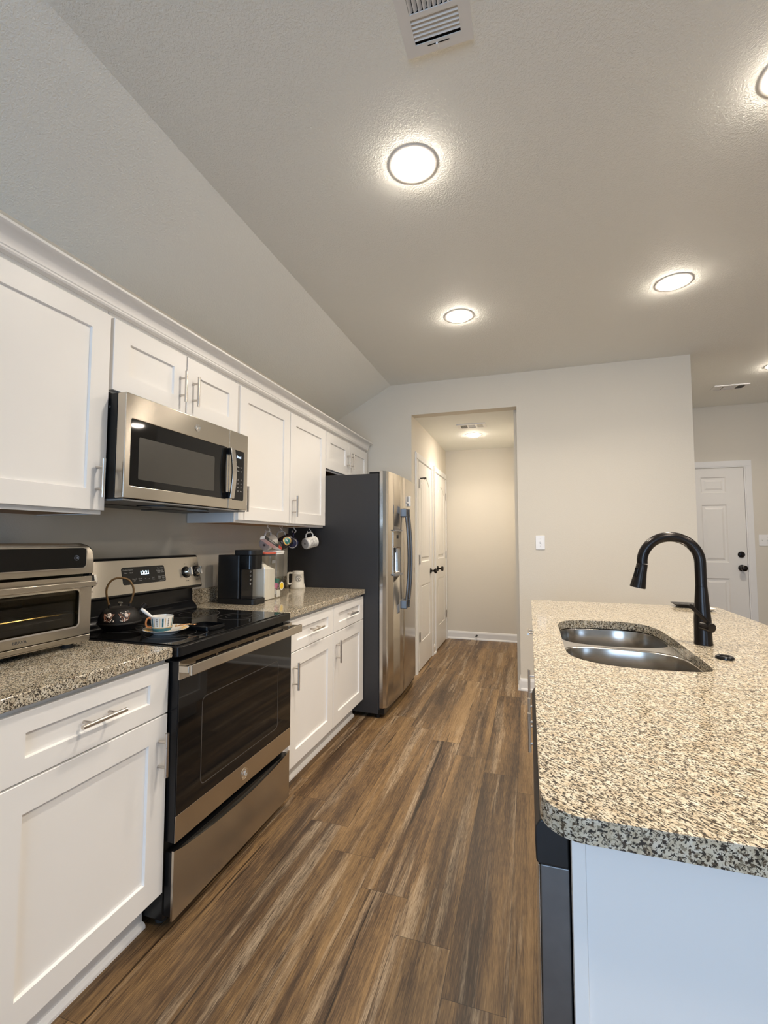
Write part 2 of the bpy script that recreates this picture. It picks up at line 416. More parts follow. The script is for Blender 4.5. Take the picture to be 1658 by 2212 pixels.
def text(name, body, size, origin, ux, uy, mt, parent, depth=.0004, align='CENTER', bold=0.):
    """lettering as a thin mesh: origin = centre, ux = reading direction, uy = up direction"""
    cu = bpy.data.curves.new('lettering', 'FONT'); cu.body = body; cu.size = size; cu.align_x = align; cu.align_y = 'CENTER'; cu.extrude = depth; cu.resolution_u = 3; cu.offset = bold
    to = bpy.data.objects.new('lettering', cu); C.objects.link(to)
    dg = bpy.context.evaluated_depsgraph_get(); dg.update()
    me = bpy.data.meshes.new_from_object(to.evaluated_get(dg)); bpy.data.objects.remove(to)
    ux, uy = Vector(ux).normalized(), Vector(uy).normalized(); uz = ux.cross(uy)
    mtx = Matrix((ux, uy, uz)).transposed().to_4x4(); mtx.translation = Vector(origin)-ORG.get(parent, Vector((0, 0, 0)))
    me.transform(mtx); me.materials.clear(); me.materials.append(mt)
    o = bpy.data.objects.new(name, me); C.objects.link(o)
    if parent: o.parent = parent; ORG[o] = ORG.get(parent, Vector((0, 0, 0)))
    return o
def bar_pull(parent, axis, c, T, length=.138, out=.033, name='handle'):
    """round bar pull on two posts; axis 'u' or 'v', centre c=(u,v) on the front w=0"""
    mb = MB(); h = length/2; p = .039
    def P(t, wv): return T(c[0]+t, c[1], wv) if axis == 'u' else T(c[0], c[1]+t, wv)
    mb.cyl(P(-h, out), P(h, out), .006, seg=16)
    for s_ in (-p, p): mb.cyl(P(s_, 0), P(s_, out), .0048, seg=12)
    return mb.build(name, M['nickel'], parent)

# ------------------------------------------------------------------ room shell
YW, XL, ZC = 2.866, -.648, 2.7575      # far wall, left wall, flat ceiling height
XB, ZL = -.0997, 2.459                 # ceiling bend, height of the left wall
XR, YB, YF = 5.6, -5.0, 4.59           # right wall, wall behind the camera, foyer wall
HX0, HX1, HY = .104, 1.030, 4.73       # hall
def slab(name, mt, boxes, label, cat):
    mb = MB()
    for b_ in boxes: mb.box(*b_)
    return struct(mb.build(name, mt, smooth=False), label, cat)
slab('floor', M['floor'], [(XL-.1, XR+.1, YB-.1, HY+.1, -.06, 0)], 'brown wood plank floor running towards the hallway', 'floor')
mb = MB()
prof = [(XR+.1, ZC), (XB, ZC), (XL-.1, ZL-.1*.544), (XL-.1, ZL+.1), (XB-.03, ZC+.1), (XR+.1, ZC+.1)]
mb.prism(prof, lambda u, v, w_: (u, w_, v), YB-.1, YW+.06)
mb.box(2.4-.06, XR+.1, YW+.06, YF+.1, ZC, ZC+.1)
struct(mb.build('ceiling', M['ceil'], smooth=False), 'textured grey ceiling with a slope down to the cabinet wall', 'ceiling')
slab('wall_left', M['wall'], [(XL-.1, XL, YB-.1, YW+.1, 0, ZL)], 'beige wall behind the range and cabinets', 'wall')
# far wall with the hall opening (one polygon prism: sloped top at the left)
mb = MB()
XD0, XD1, ZD = .1043, 1.0588, 2.4527
mb.prism([(XL, 0), (XD0, 0), (XD0, ZD), (XD1, ZD), (XD1, 0), (2.40, 0), (2.40, ZC+.02), (XB, ZC+.02), (XL, ZL+.02)], lambda u, v, w_: (u, w_, v), YW, YW+.115)
mb.box(2.40-.115, 2.40, YW+.115, YF, 0, ZC)
struct(mb.build('wall_far', M['wall'], smooth=False), 'beige far wall with a doorway to the hall', 'wall')
slab('wall_hall_left', M['wall'], [(HX0-.1, HX0, YW+.115, HY+.1, 0, 2.458)], 'beige hall wall with two white doors', 'wall')
slab('wall_hall_far', M['wall'], [(HX0, HX1+.1, HY, HY+.1, 0, 2.458)], 'beige wall at the end of the hall', 'wall')
slab('wall_hall_right', M['wall'], [(HX1, HX1+.1, YW+.116, HY, 0, 2.458)], 'beige right wall of the hall', 'wall')
slab('ceiling_hall', M['ceil'], [(HX0-.1, HX1+.1, YW+.115, HY+.1, 2.4561, 2.54)], 'lower hall ceiling', 'ceiling')
slab('wall_foyer', M['wall'], [(2.40-.115, XR+.1, YF, YF+.1, 0, ZC)], 'beige wall around the white entry door', 'wall')
slab('wall_right', M['wall'], [(XR, XR+.1, YB, YF, 0, ZC)], 'beige wall of the open living area', 'wall')
# wall behind the camera with two window openings
mb = MB()
(a0, a1, az0, az1), (b0, b1, bz0, bz1) = WINDOWS
for bx in ((XL, a0, 0, ZC), (a0, a1, 0, az0), (a0, a1, az1, ZC), (a1, b0, 0, ZC), (b0, b1, 0, bz0), (b0, b1, bz1, ZC), (b1, XR, 0, ZC)):
    mb.box(bx[0], bx[1], YB-.1, YB, bx[2], bx[3])
struct(mb.build('wall_back', M['wall'], smooth=False), 'beige window wall behind the camera', 'wall')
for i, (x0, x1, z0, z1) in enumerate(WINDOWS):
    t = thing('window_%d' % (i+1), ('wide white framed glass doors behind the camera', 'smaller white framed window in the living area')[i], 'window', ((x0+x1)/2, YB-.05, z0), kind='structure')
    mb = MB(); f = .05
    mb.box(x0, x0+f, YB-.08, YB-.02, z0, z1).box(x1-f, x1, YB-.08, YB-.02, z0, z1).box(x0+f, x1-f, YB-.08, YB-.02, z0, z0+f).box(x0+f, x1-f, YB-.08, YB-.02, z1-f, z1).box((x0+x1)/2-.03, (x0+x1)/2+.03, YB-.08, YB-.02, z0+f, z1-f)
    mb.build('window_frame', M['trimw'], t)
    MB().box(x0+f, x1-f, YB-.052, YB-.048, z0+f, z1-f).build('pane', M['pane'], t)

def baseboard(name, T, u0, u1, label, shoe=True):
    h = .098; mb = MB()
    p = [(0, 0), (.026 if shoe else .014, 0), (.024, .012) if shoe else (.014, .012), (.014, .02), (.014, h-.022), (.010, h-.008), (.006, h), (0, h)]
    a = [mb.bm.verts.new(T(u0, v, w_)) for w_, v in p]; b_ = [mb.bm.verts.new(T(u1, v, w_)) for w_, v in p]
    n = len(p)
    for i in range(n): mb.bm.faces.new((a[i], a[(i+1) % n], b_[(i+1) % n], b_[i]))
    mb.bm.faces.new(a); mb.bm.faces.new(b_[::-1])
    return struct(mb.build(name, M['trimw'], smooth=False), label, 'baseboard')
baseboard('baseboard_far', TYN(YW), 1.0588, 2.426, 'white baseboard along the far wall beside the doorway')
baseboard('baseboard_jamb', TXN(1.0588), YW-.026, YW+.115, 'white baseboard turning into the doorway jamb')
baseboard('baseboard_hall_far', TYN(HY), HX0, HX1, 'white baseboard at the end of the hall')
baseboard('baseboard_hall_left', TX(HX0), 3.822, 3.918, 'short white baseboard between the two hall doors')
baseboard('baseboard_foyer', TYN(YF), 3.46, XR, 'white baseboard right of the entry door')
baseboard('baseboard_right', TXN(XR), YB, YF, 'white baseboard of the living area')

# hall doors (arched plank-style panels), casing, knobs, hinges
def casing(parent, T, u0, u1, v1, wd=.075, name='casing'):
    mb = MB()
    for (a, b_, c, d) in ((u0, u0+wd, 0, v1-wd), (u1-wd, u1, 0, v1-wd), (u0, u1, v1-wd, v1)):
        for k, (ins, th) in enumerate(((0, .012), (.012, .017))):
            q = [(a+ins, c if c == 0 else c+ins), (b_-ins, c if c == 0 else c+ins), (b_-ins, d-(ins if c else 0)), (a+ins, d-(ins if c else 0))]
            mb.prism(q, T, .0005, th)
    return mb.build(name, M['trimw'], parent)
def hall_door(n, y0, y1, cy0, cy1, ky, hinge_y, label, stop=False):
    t = thing('door_%d' % n, label, 'door', (HX0, (y0+y1)/2, 0), kind='structure')
    T = TX(HX0); ztop = 2.06
    # slab with arched upper panel and plain lower panel, as recessed grooves
    mb = MB(); st = .11
    ua, ub = y0+st, y1-st
    arch = [(ua, 1.05), (ub, 1.05), (ub, 1.84)] + [(ub-(ub-ua)*i/12, 1.84+.085*math.sin(math.pi*i/12)) for i in range(1, 12)] + [(ua, 1.84)]
    low = [(ua, .27), (ub, .27), (ub, .82), (ua, .82)]
    mb.holed([(y0, .012), (y1, .012), (y1, ztop), (y0, ztop)], [arch, low], T, .001, .012)
    slab_o = mb.build('door_slab', M['doorw'], t, smooth=False)
    for nm, lp in (('upper_panel', arch), ('lower_panel', low)):
        cu = sum(p[0] for p in lp)/len(lp); cv = sum(p[1] for p in lp)/len(lp)
        mb = MB(); rings = []
        for k, wv in ((1.0, .012), (.975, .003), (.90, .003), (.86, .010)):
            sv = 1-(1-k)*.5
            rings.append([mb.bm.verts.new(T(cu+(u-cu)*(k), cv+(v-cv)*sv, wv)) for u, v in lp])
        for A, B in zip(rings, rings[1:]):
            for i in range(len(lp)): mb.bm.faces.new((A[i], A[(i+1) % len(lp)], B[(i+1) % len(lp)], B[i]))
        mb.bm.faces.new(rings[-1])
        if nm == 'upper_panel':
            for k in range(1, 4):
                u = ua+(ub-ua)*k/4; mb.box(HX0+.0099, HX0+.0104, u-.002, u+.002, 1.08, 1.86)
        mb.build(nm, M['doorw'], slab_o, smooth=False)
    casing(t, T, cy0, cy1, 2.13)
    mb = MB(); mb.lathe([(0, 0), (.032, 0), (.032, .006), (.026, .010), (.011, .014), (.010, .034), (.016, .040), (.027, .048), (.029, .060), (.022, .070), (0, .073)], (HX0+.0121, ky, .937), (1, 0, 0), 24)
    mb.build('knob', M['bronze'], t)
    for zz in (.33, 1.08, 1.83):
        mb = MB(); mb.box(HX0+.0125, HX0+.016, hinge_y-.016, hinge_y+.016, zz-.045, zz+.045).cyl((HX0+.02, hinge_y, zz-.047), (HX0+.02, hinge_y, zz+.047), .005, seg=10)
        mb.build('hinge', M['nickel'], t)
    if stop:
        mb = MB(); mb.tube([(HX0+.024, hinge_y, 1.882), (HX0+.06, hinge_y+.01, 1.886), (HX0+.075, hinge_y+.04, 1.888), (HX0+.06, hinge_y+.075, 1.892)], .006, 10).cyl((HX0+.06, hinge_y+.075, 1.892), (HX0+.045, hinge_y+.1, 1.892), .011, seg=12)
        mb.build('door_stop', M['bronze'], t)
hall_door(1, 3.105, 3.735, 3.0, 3.822, 3.66, 3.12, 'white arched two-panel hall door nearest the refrigerator', True)
hall_door(2, 3.995, 4.63, 3.918, 4.722, 4.06, 4.625, 'white arched two-panel hall door beside the end wall')
# entry door
t = thing('door_3', 'white six-panel entry door with black deadbolt', 'door', (2.905, YF, 0), kind='structure')
T = TYN(YF)
def six_panel(parent, u0, u1, v1):
    mb = MB(); c = (u0+u1)/2; pans = []
    for (ua, ub) in ((u0+.125, c-.055), (c+.055, u1-.165)):
        for (va, vb) in ((.22, .86), (1.03, 1.66), (1.79, 1.965)): pans.append([(ua, va), (ub, va), (ub, vb), (ua, vb)])
    mb.holed([(u0, .01), (u1, .01), (u1, v1), (u0, v1)], pans, T, .001, .012)
    s_ = mb.build('door_slab', M['doorw'], parent, smooth=False)
    for lp in pans:
        mb = MB(); (ua, va), (ub, vb) = lp[0], lp[2]; rings = []
        for ins, wv in ((0, .012), (.012, .002), (.03, .002), (.05, .010)):
            rings.append([mb.bm.verts.new(T(u, v, wv)) for u, v in ((ua+ins, va+ins), (ub-ins, va+ins), (ub-ins, vb-ins), (ua+ins, vb-ins))])
        for A, B in zip(rings, rings[1:]):
            for i in range(4): mb.bm.faces.new((A[i], A[(i+1) % 4], B[(i+1) % 4], B[i]))
        mb.bm.faces.new(rings[-1]); mb.build('panel', M['doorw'], s_, smooth=False)
six_panel(t, 2.455, 3.372, 2.06)
casing(t, T, 2.40, 3.446, 2.138, .07)
for zz, nm, pr in ((1.118, 'deadbolt', [(0, 0), (.033, 0), (.033, .008), (.026, .016), (.012, .018), (.010, .026), (0, .026)]),
                   (.975, 'knob', [(0, 0), (.034, 0), (.034, .007), (.024, .012), (.013, .016), (.012, .036), (.022, .044), (.031, .055), (.030, .070), (.018, .080), (0, .082)])):
    MB().lathe(pr, (3.318, YF-.0121, zz), (0, -1, 0), 28).build(nm, M['bronze'], t)
MB().box(3.3722, 3.3752, YF-.016, YF-.012, .935, 1.015).build('strike_plate', M['bronze'], t)

# ------------------------------------------------------------------ cabinets
CF = -.034         # base carcass front face
DF = -.014         # base door fronts
def toe(parent, y0, y1):
    mb = MB(); mb.box(-.105, -.098, y0, y1, 0.0, .115).prism([(-.098, 0), (-.082, 0), (-.083, .008), (-.088, .015), (-.098, .018)], lambda u, v, w_: (u, w_, v), y0, y1)
    return mb.build('toe_kick', M['trimw'], parent, smooth=False)
def base_cabinet(label, y0, y1, units, group=None, end_right=False):
    t = thing('base_cabinet', label, 'cabinet', ((XL+DF)/2, (y0+y1)/2, 0), group)
    mb = MB(); mb.box(XL+.003, CF, y0, y1, .115, .880)
    mb.build('body', M['white'], t, bevel=.001)
    toe(t, y0, y1)
    T = TX(DF)
    for (a, b_, side) in units:
        d = MB().shaker(T, a, b_, .702, .863, th=.0195, st=.0765, rl=.0505).build('drawer', M['white'], t, smooth=False)
        bar_pull(d, 'u', ((a+b_)/2, .7825), T)
        d = MB().shaker(T, a, b_, .128, .697, th=.0195, st=.0765, rl=.074).build('door', M['white'], t, smooth=False)
        bar_pull(d, 'v', (b_-.035 if side == 'r' else a+.038, .582), T)
    return t
base_cabinet('white shaker base cabinet left of the range, under the toaster oven', -.545, -.003, [(-.539, -.007, 'r')])
base_cabinet('white two-door shaker base cabinet between the range and refrigerator', .766, 1.888, [(.808, 1.349, 'l'), (1.356, 1.886, 'l')])

UF = -.346; UD = -.326
def wall_cabinet(label, y0, y1, z0, doors, zb=None, group=None):
    """doors: (ya, yb, handle_y, handle_z)"""
    zb = z0-.014 if zb is None else zb
    t = thing('wall_cabinet', label, 'cabinet', ((XL+UD)/2, (y0+y1)/2, zb), group)
    mb = MB(); th = .016
    mb.box(XL+.003, UF-.019, y0, y0+th, zb, 2.125).box(XL+.003, UF-.019, y1-th, y1, zb, 2.125).box(UF-.018, UF, y0, y1, zb, zb+.045).box(UF-.018, UF, y0, y1, 2.085, 2.131)
    mb.box(UF-.018, UF, y0, y0+.036, zb+.045, 2.085).box(UF-.018, UF, y1-.036, y1, zb+.045, 2.085)
    mb.build('body', M['white'], t, smooth=False)
    MB().box(XL+.004, UF-.020, y0+th+.001, y1-th-.001, zb+.003, zb+.015).box(XL+.004, XL+.012, y0+th+.001, y1-th-.001, zb+.015, 2.12).build('bottom_panel', M['ply'], t, smooth=False, label='raw wood-coloured cabinet bottom')
    T = TX(UD)
    for (a, b_, hy, hz) in doors:
        d = MB().shaker(T, a, b_, z0, 2.108, th=.0195, st=.0745).build('door', M['white'], t, smooth=False)
        bar_pull(d, 'v', (hy, hz), T)
    return t
wall_cabinet('white single-door wall cabinet above the toaster oven', -.545, -.001, 1.380, [(-.539, -.003, -.040, 1.494)])
wall_cabinet('short white two-door wall cabinet above the microwave', .004, .785, 1.834, [(.012, .392, .355, 1.953), (.398, .780, .436, 1.953)], zb=1.8262)
wall_cabinet('tall white two-door wall cabinet with mugs hanging beneath', .789, 1.892, 1.380, [(.801, 1.342, .838, 1.493), (1.350, 1.890, 1.388, 1.493)])
wall_cabinet('short white two-door wall cabinet above the refrigerator', 1.896, 2.835, 1.822, [(1.900, 2.362, 2.327, 1.950), (2.367, 2.831, 2.402, 1.950)])
# crown moulding along the top of the wall cabinets
t = thing('crown_molding', 'white crown moulding along the tops of the wall cabinets', 'molding', (-.32, 1.15, 2.112))
mb = MB()
cp = [(-.345, 2.1315), (-.322, 2.1315), (-.318, 2.137), (-.3185, 2.143)]
cp += [(-.314+.034*(1-math.cos(rad(90*i/8)))-.002, 2.146+.040*math.sin(rad(90*i/8))) for i in range(9)]
cp += [(-.2745, 2.189), (-.2715, 2.192), (-.2725, 2.2005), (-.2785, 2.2025), (-.345, 2.2025)]
mb.prism(cp, lambda u, v, w_: (u, w_, v), -.56, 2.838)
mb.build('molding_run', M['white'], t, ang=25)

# ------------------------------------------------------------------ granite worktops
def worktop(label, y0, y1):
    t = thing('countertop', label, 'countertop', (-.3, (y0+y1)/2, .8805))
    mb = MB(); mb.prism(rrect(XL+.002, 0, y0, y1, [.008, 0, 0, .008], 4), TZ, .8808, .914)
    mb.build('slab', M['granite'], t, bevel=.004, seg=3)
    mb = MB(); mb.box(XL+.002, XL+.022, y0, y1, .9142, .998)
    mb.build('backsplash', M['granite'], t, bevel=.002)
    return t
worktop('speckled granite worktop left of the range under the toaster oven', -.56, -.004)
worktop('speckled granite worktop between the range and refrigerator', .766, 1.890)

# ------------------------------------------------------------------ range
t = thing('range', 'stainless and black electric range with glass cooktop', 'range', (-.3, .381, 0))
mb = MB(); mb.box(-.625, -.022, .003, .759, .028, .905)
mb.build('body', M['blk'], t, bevel=.003)
for sx in (-.58, -.06):
    for sy in (.04, .72): MB().cyl((sx, sy, 0), (sx, sy, .028), .018, seg=14).build('leg', M['rubber'], t)
mb = MB(); mb.prism(rrect(-.63, .018, .0015, .7605, [.012, .002, .002, .012], 4), TZ, .881, .9135)
mb.build('cooktop_frame', M['blk'], t, bevel=.004, seg=3)
glass_top = MB().prism(rrect(-.535, -.006, .018, .744, .012), TZ, .9136, .9172).build('cooktop_glass', M['blkglass'], t, bevel=.001)
for (bx, by, br) in ((-.155, .185, .115), (-.155, .58, .095), (-.40, .19, .085), (-.40, .575, .115)):
    mb = MB(); mb.lathe([(br, .9173), (br-.0035, .9173), (br-.0035, .9176), (br, .9176)], (bx, by, 0), seg=48, closed=True)
    mb.lathe([(br*.62, .9173), (br*.62-.002, .9173), (br*.62-.002, .9175), (br*.62, .9175)], (bx, by, 0), seg=48, closed=True)
    mb.build('burner_ring', M['ringgrey'], glass_top)
# backguard: black riser below, slanted control panel above
mb = MB()
TB = lambda u, v, w_: (u, w_, v)
mb.prism([(-.630, .9136), (-.536, .9136), (-.540, .930), (-.568, .955), (-.570, 1.035), (-.632, 1.035)], TB, .004, .758)
mb.build('backguard_riser', M['blkgloss'], t, bevel=.004)
PA, PB = Vector((-.515, 1.030)), Vector((-.552, 1.186))          # control face, bottom and top (x,z)
pd = (PB-PA).normalized(); pn = Vector((pd.y, -pd.x))            # outward normal in xz
def TP(u, v, w_):                                                 # u=y, v=along face upwards, w=out
    q = PA+pd*v+pn*w_; return (q.x, u, q.y)
H = (PB-PA).length
mb = MB(); mb.prism([(-.632, 1.0355), (-.519, 1.026), (-.510, 1.032), (-.549, 1.190), (-.556, 1.194), (-.632, 1.194)], TB, .001, .761)
guard = mb.build('backguard', M['blk'], t, bevel=.006, seg=3)
face = MB().prism(rrect(.010, .752, .010, H-.004, .006), TP, .0045, .0075).build('control_face', M['steelH'], guard)
disp = MB().prism(rrect(.272, .512, .047, .124, .010), TP, .0076, .0095).build('display_panel', M['blkglass'], guard)
U3 = lambda u, v, w_=.0100: TP(u, v, w_)
ydir = (0, 1, 0); vdir = (pd.x, 0, pd.y)
text('clock_digits', '12:21', .024, U3(.392, .095), ydir, vdir, M['clock'], guard, bold=.0004)
for (u, v, s_, b_) in ((.302, .112, .0075, 'Cooking Options'), (.486, .112, .0075, 'Timer / Start'), (.290, .099, .008, 'Bake'), (.318, .099, .008, 'Broil'), (.474, .096, .008, 'Kitchen\nTimer'), (.497, .096, .008, 'Set\nClock'),
                        (.330, .066, .008, 'Cancel\nOff'), (.362, .066, .008, 'Warm\nOven'), (.390, .067, .011, '+'), (.412, .067, .011, '-'), (.437, .066, .008, 'Start\nTime'), (.474, .068, .008, 'Delay\nBake'), (.497, .068, .008, 'Oven\nLight'), (.488, .053, .005, 'Lock Controls')):
    text('key_lettering', b_, s_, U3(u, v), ydir, vdir, M['lgrey'], guard)
def range_knob(u, v):
    c = Vector(TP(u, v, .0077)); n3 = Vector((pn.x, 0, pn.y))
    mb = MB(); mb.lathe([(0, 0), (.029, 0), (.029, .003), (.026, .006), (0, .006)], c, n3, 32)
    k = mb.build('knob', M['blk'], t)
    mb = MB(); mb.lathe([(.0, .006), (.0215, .006), (.0215, .010), (.0185, .026), (.016, .028), (0, .028)], c, n3, 32)
    e2 = Vector((0, 1, 0)); e1 = Vector(vdir)
    mb.prism([(-.0055, -.0195), (.0055, -.0195), (.0055, .0195), (-.0055, .0195)], lambda a, b_, w_: tuple(c+e2*a+e1*b_+n3*w_), .0275, .037)
    mb.build('knob_grip', M['chrome'], k, bevel=.0008)
for u in (.042, .113, .655, .726): range_knob(u, .080)
for u in (.042, .113, .655, .726):
    MB().lathe([(0, .0077), (.0022, .0077), (.0022, .0079), (0, .0079)], TP(u, .122, 0), (pn.x, 0, pn.y), 10).build('control_mark', M['ink'], guard)
    text('control_lettering', 'LO  HI', .007, U3(u, .036, .0078), ydir, vdir, M['ink'], guard)
# oven door
door = MB().box(-.021, .0185, .0015, .7605, .280, .868).build('oven_door', M['blkgloss'], t, bevel=.003)
T = TX(.0186)
TRIM = [rrect(.0015, .7605, .281, .366, .002, 1), None]
MB().prism([(.0015, .281), (.7605, .281), (.7605, .366), (.0015, .366)], T, .0002, .0030).build('lower_trim', M['steelH'], door, bevel=.001)
slots = [[(.08+i*.122, .8405), (.08+i*.122+.11, .8405), (.08+i*.122+.11, .8525), (.08+i*.122, .8525)] for i in range(5)]
mb = MB(); mb.holed([(.0015, .806), (.7605, .806), (.7605, .8675), (.0015, .8675)], slots, T, .0002, .0030)
mb.build('vent_trim', M['steelH'], door, smooth=False)
MB().prism([(.0035, .3665), (.7585, .3665), (.7585, .8055), (.0035, .8055)], T, .0002, .0028).build('door_glass', M['blkglass'], door)
MB().holed(rrect(.118, .640, .408, .715, .022), [rrect(.121, .637, .411, .712, .020)], T, .0029, .0033).build('window_outline', M['ringgrey'], door, smooth=False)
mb = MB(); mb.prism([(.020, .0), (.060, 0), (.060, .002), (.020, .002)], T, 0, .001)
mb = MB()
mb.box(.064, .0775, -.004, .766, .826, .862).box(.0217, .064, -.004, .022, .832, .857).box(.0217, .064, .740, .766, .832, .857)
mb.build('handle', M['steelH'], door, bevel=.0035, seg=3)
em = MB().lathe([(0, 0), (.0225, 0), (.0225, .0018), (.0195, .0018), (.0190, .0010), (0, .0010)], (.0217, .384, .324), (1, 0, 0), 32).build('emblem', M['chrome'], door)
def monogram(parent, c, ux, uy, s_, mt):
    """two entwined script letters inside a ring of curls"""
    c = Vector(c); ux = Vector(ux); uy = Vector(uy); mb = MB()
    def st(pts): mb.tube([tuple(c+ux*(x*s_)+uy*(y*s_)) for x, y in pts], s_*.06, 6)
    st([(.05, .55), (-.25, .60), (-.5, .25), (-.45, -.2), (-.15, -.25), (.0, .05), (-.05, .2)])
    st([(.05, .2), (.05, -.1), (-.05, -.5), (-.3, -.55)])
    st([(.55, .45), (.25, .45), (.15, .2), (.35, .08), (.2, -.02), (.1, -.3), (.35, -.5), (.6, -.3)])
    for k in range(4):
        a = math.pi/2*k+.6; st([(.78*math.cos(a+j*.25), .78*math.sin(a+j*.25)) for j in range(4)])
    return mb.build('monogram', mt, parent)
monogram(em, (.0229, .384, .324), (0, 1, 0), (0, 0, 1), .0185, M['nickel'])
# storage drawer with bowed-top lip
dr = MB().box(-.021, .010, .006, .756, .045, .247).build('storage_drawer', M['blk'], t, bevel=.002)
mb = MB()
top = [(.002+.757*i/20, .256-.032*math.sin(math.pi*i/20)**.7) for i in range(21)]
mb.prism([(.759, .038), (.759, .256)] + top[::-1][1:-1] + [(.002, .256), (.002, .038)], TX(.0105), 0, .0085)
mb.build('drawer_front', M['steelH'], dr, smooth=False)

# ------------------------------------------------------------------ microwave
t = thing('microwave', 'stainless over-the-range microwave mounted under the short cabinet', 'microwave', (-.45, .381, 1.42))
mb = MB(); mb.box(XL+.003, -.290, .003, .759, 1.424, 1.815)
body = mb.build('body', M['blk'], t, bevel=.002)
MB().cyl((-.325, .0030, 1.765), (-.325, .0012, 1.765), .005, seg=12).build('side_screw', M['dkgrey'], body)
T = TX(-.247)
def curved_front(mb, u0, u1, v0, v1, holes):
    mb.holed([(u0, v0), (u1, v0), (u1, v1), (u0, v1)], holes, T, -.041, 0)
    return mb
wl = rrect(.028, .590, 1.473, 1.722, .008)
door = curved_front(MB(), .002, .6055, 1.426, 1.8145, [wl]).build('door', M['steelH'], t, bevel=.003)
MB().prism(rrect(.0285, .5895, 1.4735, 1.7215, .0078), T, -.010, -.001).build('door_window', M['blkglass'], door)
MB().prism(rrect(.066, .500, 1.500, 1.660, .006), T, -.0009, -.0004).build('window_screen', mat('window_mesh_screen', (.055, .052, .045), .25, var=.05), door)
panel = curved_front(MB(), .6075, .7615, 1.426, 1.8145, [rrect(.634, .730, 1.473, 1.722, .007)]).build('control_panel', M['steelH'], t, bevel=.003)
MB().prism(rrect(.6345, .7295, 1.4735, 1.7215, .0068), T, -.010, -.001).build('key_pad', M['blkgloss'], panel)
text('display_text', 'Food', .017, T(.686, 1.690, -.0005), (0, 1, 0), (0, 0, 1), M['lcd'], panel, bold=.0004)
KEYS = [(1.640, ('Popcorn', 'Power', 'Time')), (1.620, ('Reheat', 'Sensor', 'Add')), (1.575, ('1', '2', '3')), (1.556, ('4', '5', '6')), (1.537, ('7', '8', '9')), (1.518, ('0', 'Off', 'Start'))]
for z_, ks in KEYS:
    for k, s_ in enumerate(ks):
        text('key_lettering', s_, .0105 if len(s_) == 1 else .0066, T(.656+k*.026, z_, -.0006), (0, 1, 0), (0, 0, 1), M['lgrey'], panel)
# bowed handle with dark end posts
hp = [(-.2215+.012*math.sin(math.pi*i/10), .603, 1.474+.2465*i/10) for i in range(11)]
mb = MB(); rr = []
for (x, y, z) in hp: rr.append([mb.bm.verts.new(p) for p in ((x, y-.016, z), (x, y+.016, z), (x-.009, y+.016, z), (x-.009, y-.016, z))])
for A, B in zip(rr, rr[1:]):
    for i in range(4): mb.bm.faces.new((A[i], A[(i+1) % 4], B[(i+1) % 4], B[i]))
mb.bm.faces.new(rr[0]); mb.bm.faces.new(rr[-1])
hd = mb.build('handle', M['steelV'], door, bevel=.002)
for z0 in (1.474, 1.689):
    MB().box(-.2485, -.230, .588, .618, z0, z0+.031).build('handle_post', M['blkgloss'], door, bevel=.002)
em = MB().lathe([(0, 0), (.0165, 0), (.0165, .0015), (.0142, .0015), (.0138, .0008), (0, .0008)], (-.2468, .379, 1.769), (1, 0, 0), 32).build('emblem', M['chrome'], door)
monogram(em, (-.2459, .379, 1.769), (0, 1, 0), (0, 0, 1), .0135, M['nickel'])
under = MB().box(XL+.01, -.252, .006, .756, 1.4165, 1.4238).build('underside_plate', M['grey'], t, bevel=.002)
for y0 in (.05, .43):
    mb = MB(); mb.prism([(-.60, y0), (-.44, y0), (-.44, y0+.28), (-.60, y0+.28)], TZ, 1.4125, 1.4164)
    mb.build('grease_filter', M['dkgrey'], under, smooth=False)
mb = MB(); mb.prism([(-.40, .21), (-.30, .26), (-.30, .53), (-.40, .58)], TZ, 1.4125, 1.4164); mb.build('lamp_cover', M['blkgloss'], under, smooth=False)

# ------------------------------------------------------------------ refrigerator
t = thing('refrigerator', 'stainless side-by-side refrigerator with charcoal sides', 'refrigerator', (-.25, 2.35, 0))
F0, F1, FG = 1.8945, 2.806, 2.302
MB().box(-.640, .098, F0, F1, .032, 1.762).build('body', M['fridgeside'], t, bevel=.004)
MB().box(.098, .106, F0+.006, F1-.006, .06, 1.755).build('door_gasket', M['rubber'], t)
def fx(y):
    q = (y-(F0+F1)/2)/((F1-F0)/2); return .156+.022*(1-q*q)
def fridge_door(y0, y1, rl=.042):
    mb = MB(); n = 24; pts = [(.1065, y0), (.1065+.026, y0)]
    for i in range(n+1):
        s_ = i/n; y = y0+(y1-y0)*s_; x = fx(y)
        for e, yy, ot in ((y-y0, y0, 'a'), (y1-y, y1, 'b')):
            lim = rl if (yy in (F0, F1)) else .006
            if e < lim: x -= (lim-math.sqrt(max(0, lim*lim-(lim-e)**2)))*.62
        pts.append((x, y))
    pts += [(.1065+.026, y1), (.1065, y1)]
    mb.prism(pts, TZ, .075, 1.781)
    return mb
dA = fridge_door(F0, FG-.003).build('freezer_door', M['steelV'], t, bevel=.004, ang=30)
dB = fridge_door(FG+.003, F1).build('fresh_food_door', M['steelV'], t, bevel=.004, ang=30)
def fridge_handle(y, parent):
    x0 = fx(y); zb, zt = .735, 1.520
    pts = [(x0+.028+.026*math.sin(math.pi*(i/16)), y, zb+(zt-zb)*i/16) for i in range(17)]
    mb = MB(); mb.tube(pts, .011, 14, flat=.85)
    h = mb.build('handle', M['steelD'], parent)
    for z0 in (zb-.005, zt-.062):
        MB().box(x0-.006, x0+.040, y-.015, y+.015, z0, z0+.067).build('handle_mount', M['steelD'], h, bevel=.006, seg=3)
fridge_handle(FG-.040, dA); fridge_handle(FG+.042, dB)
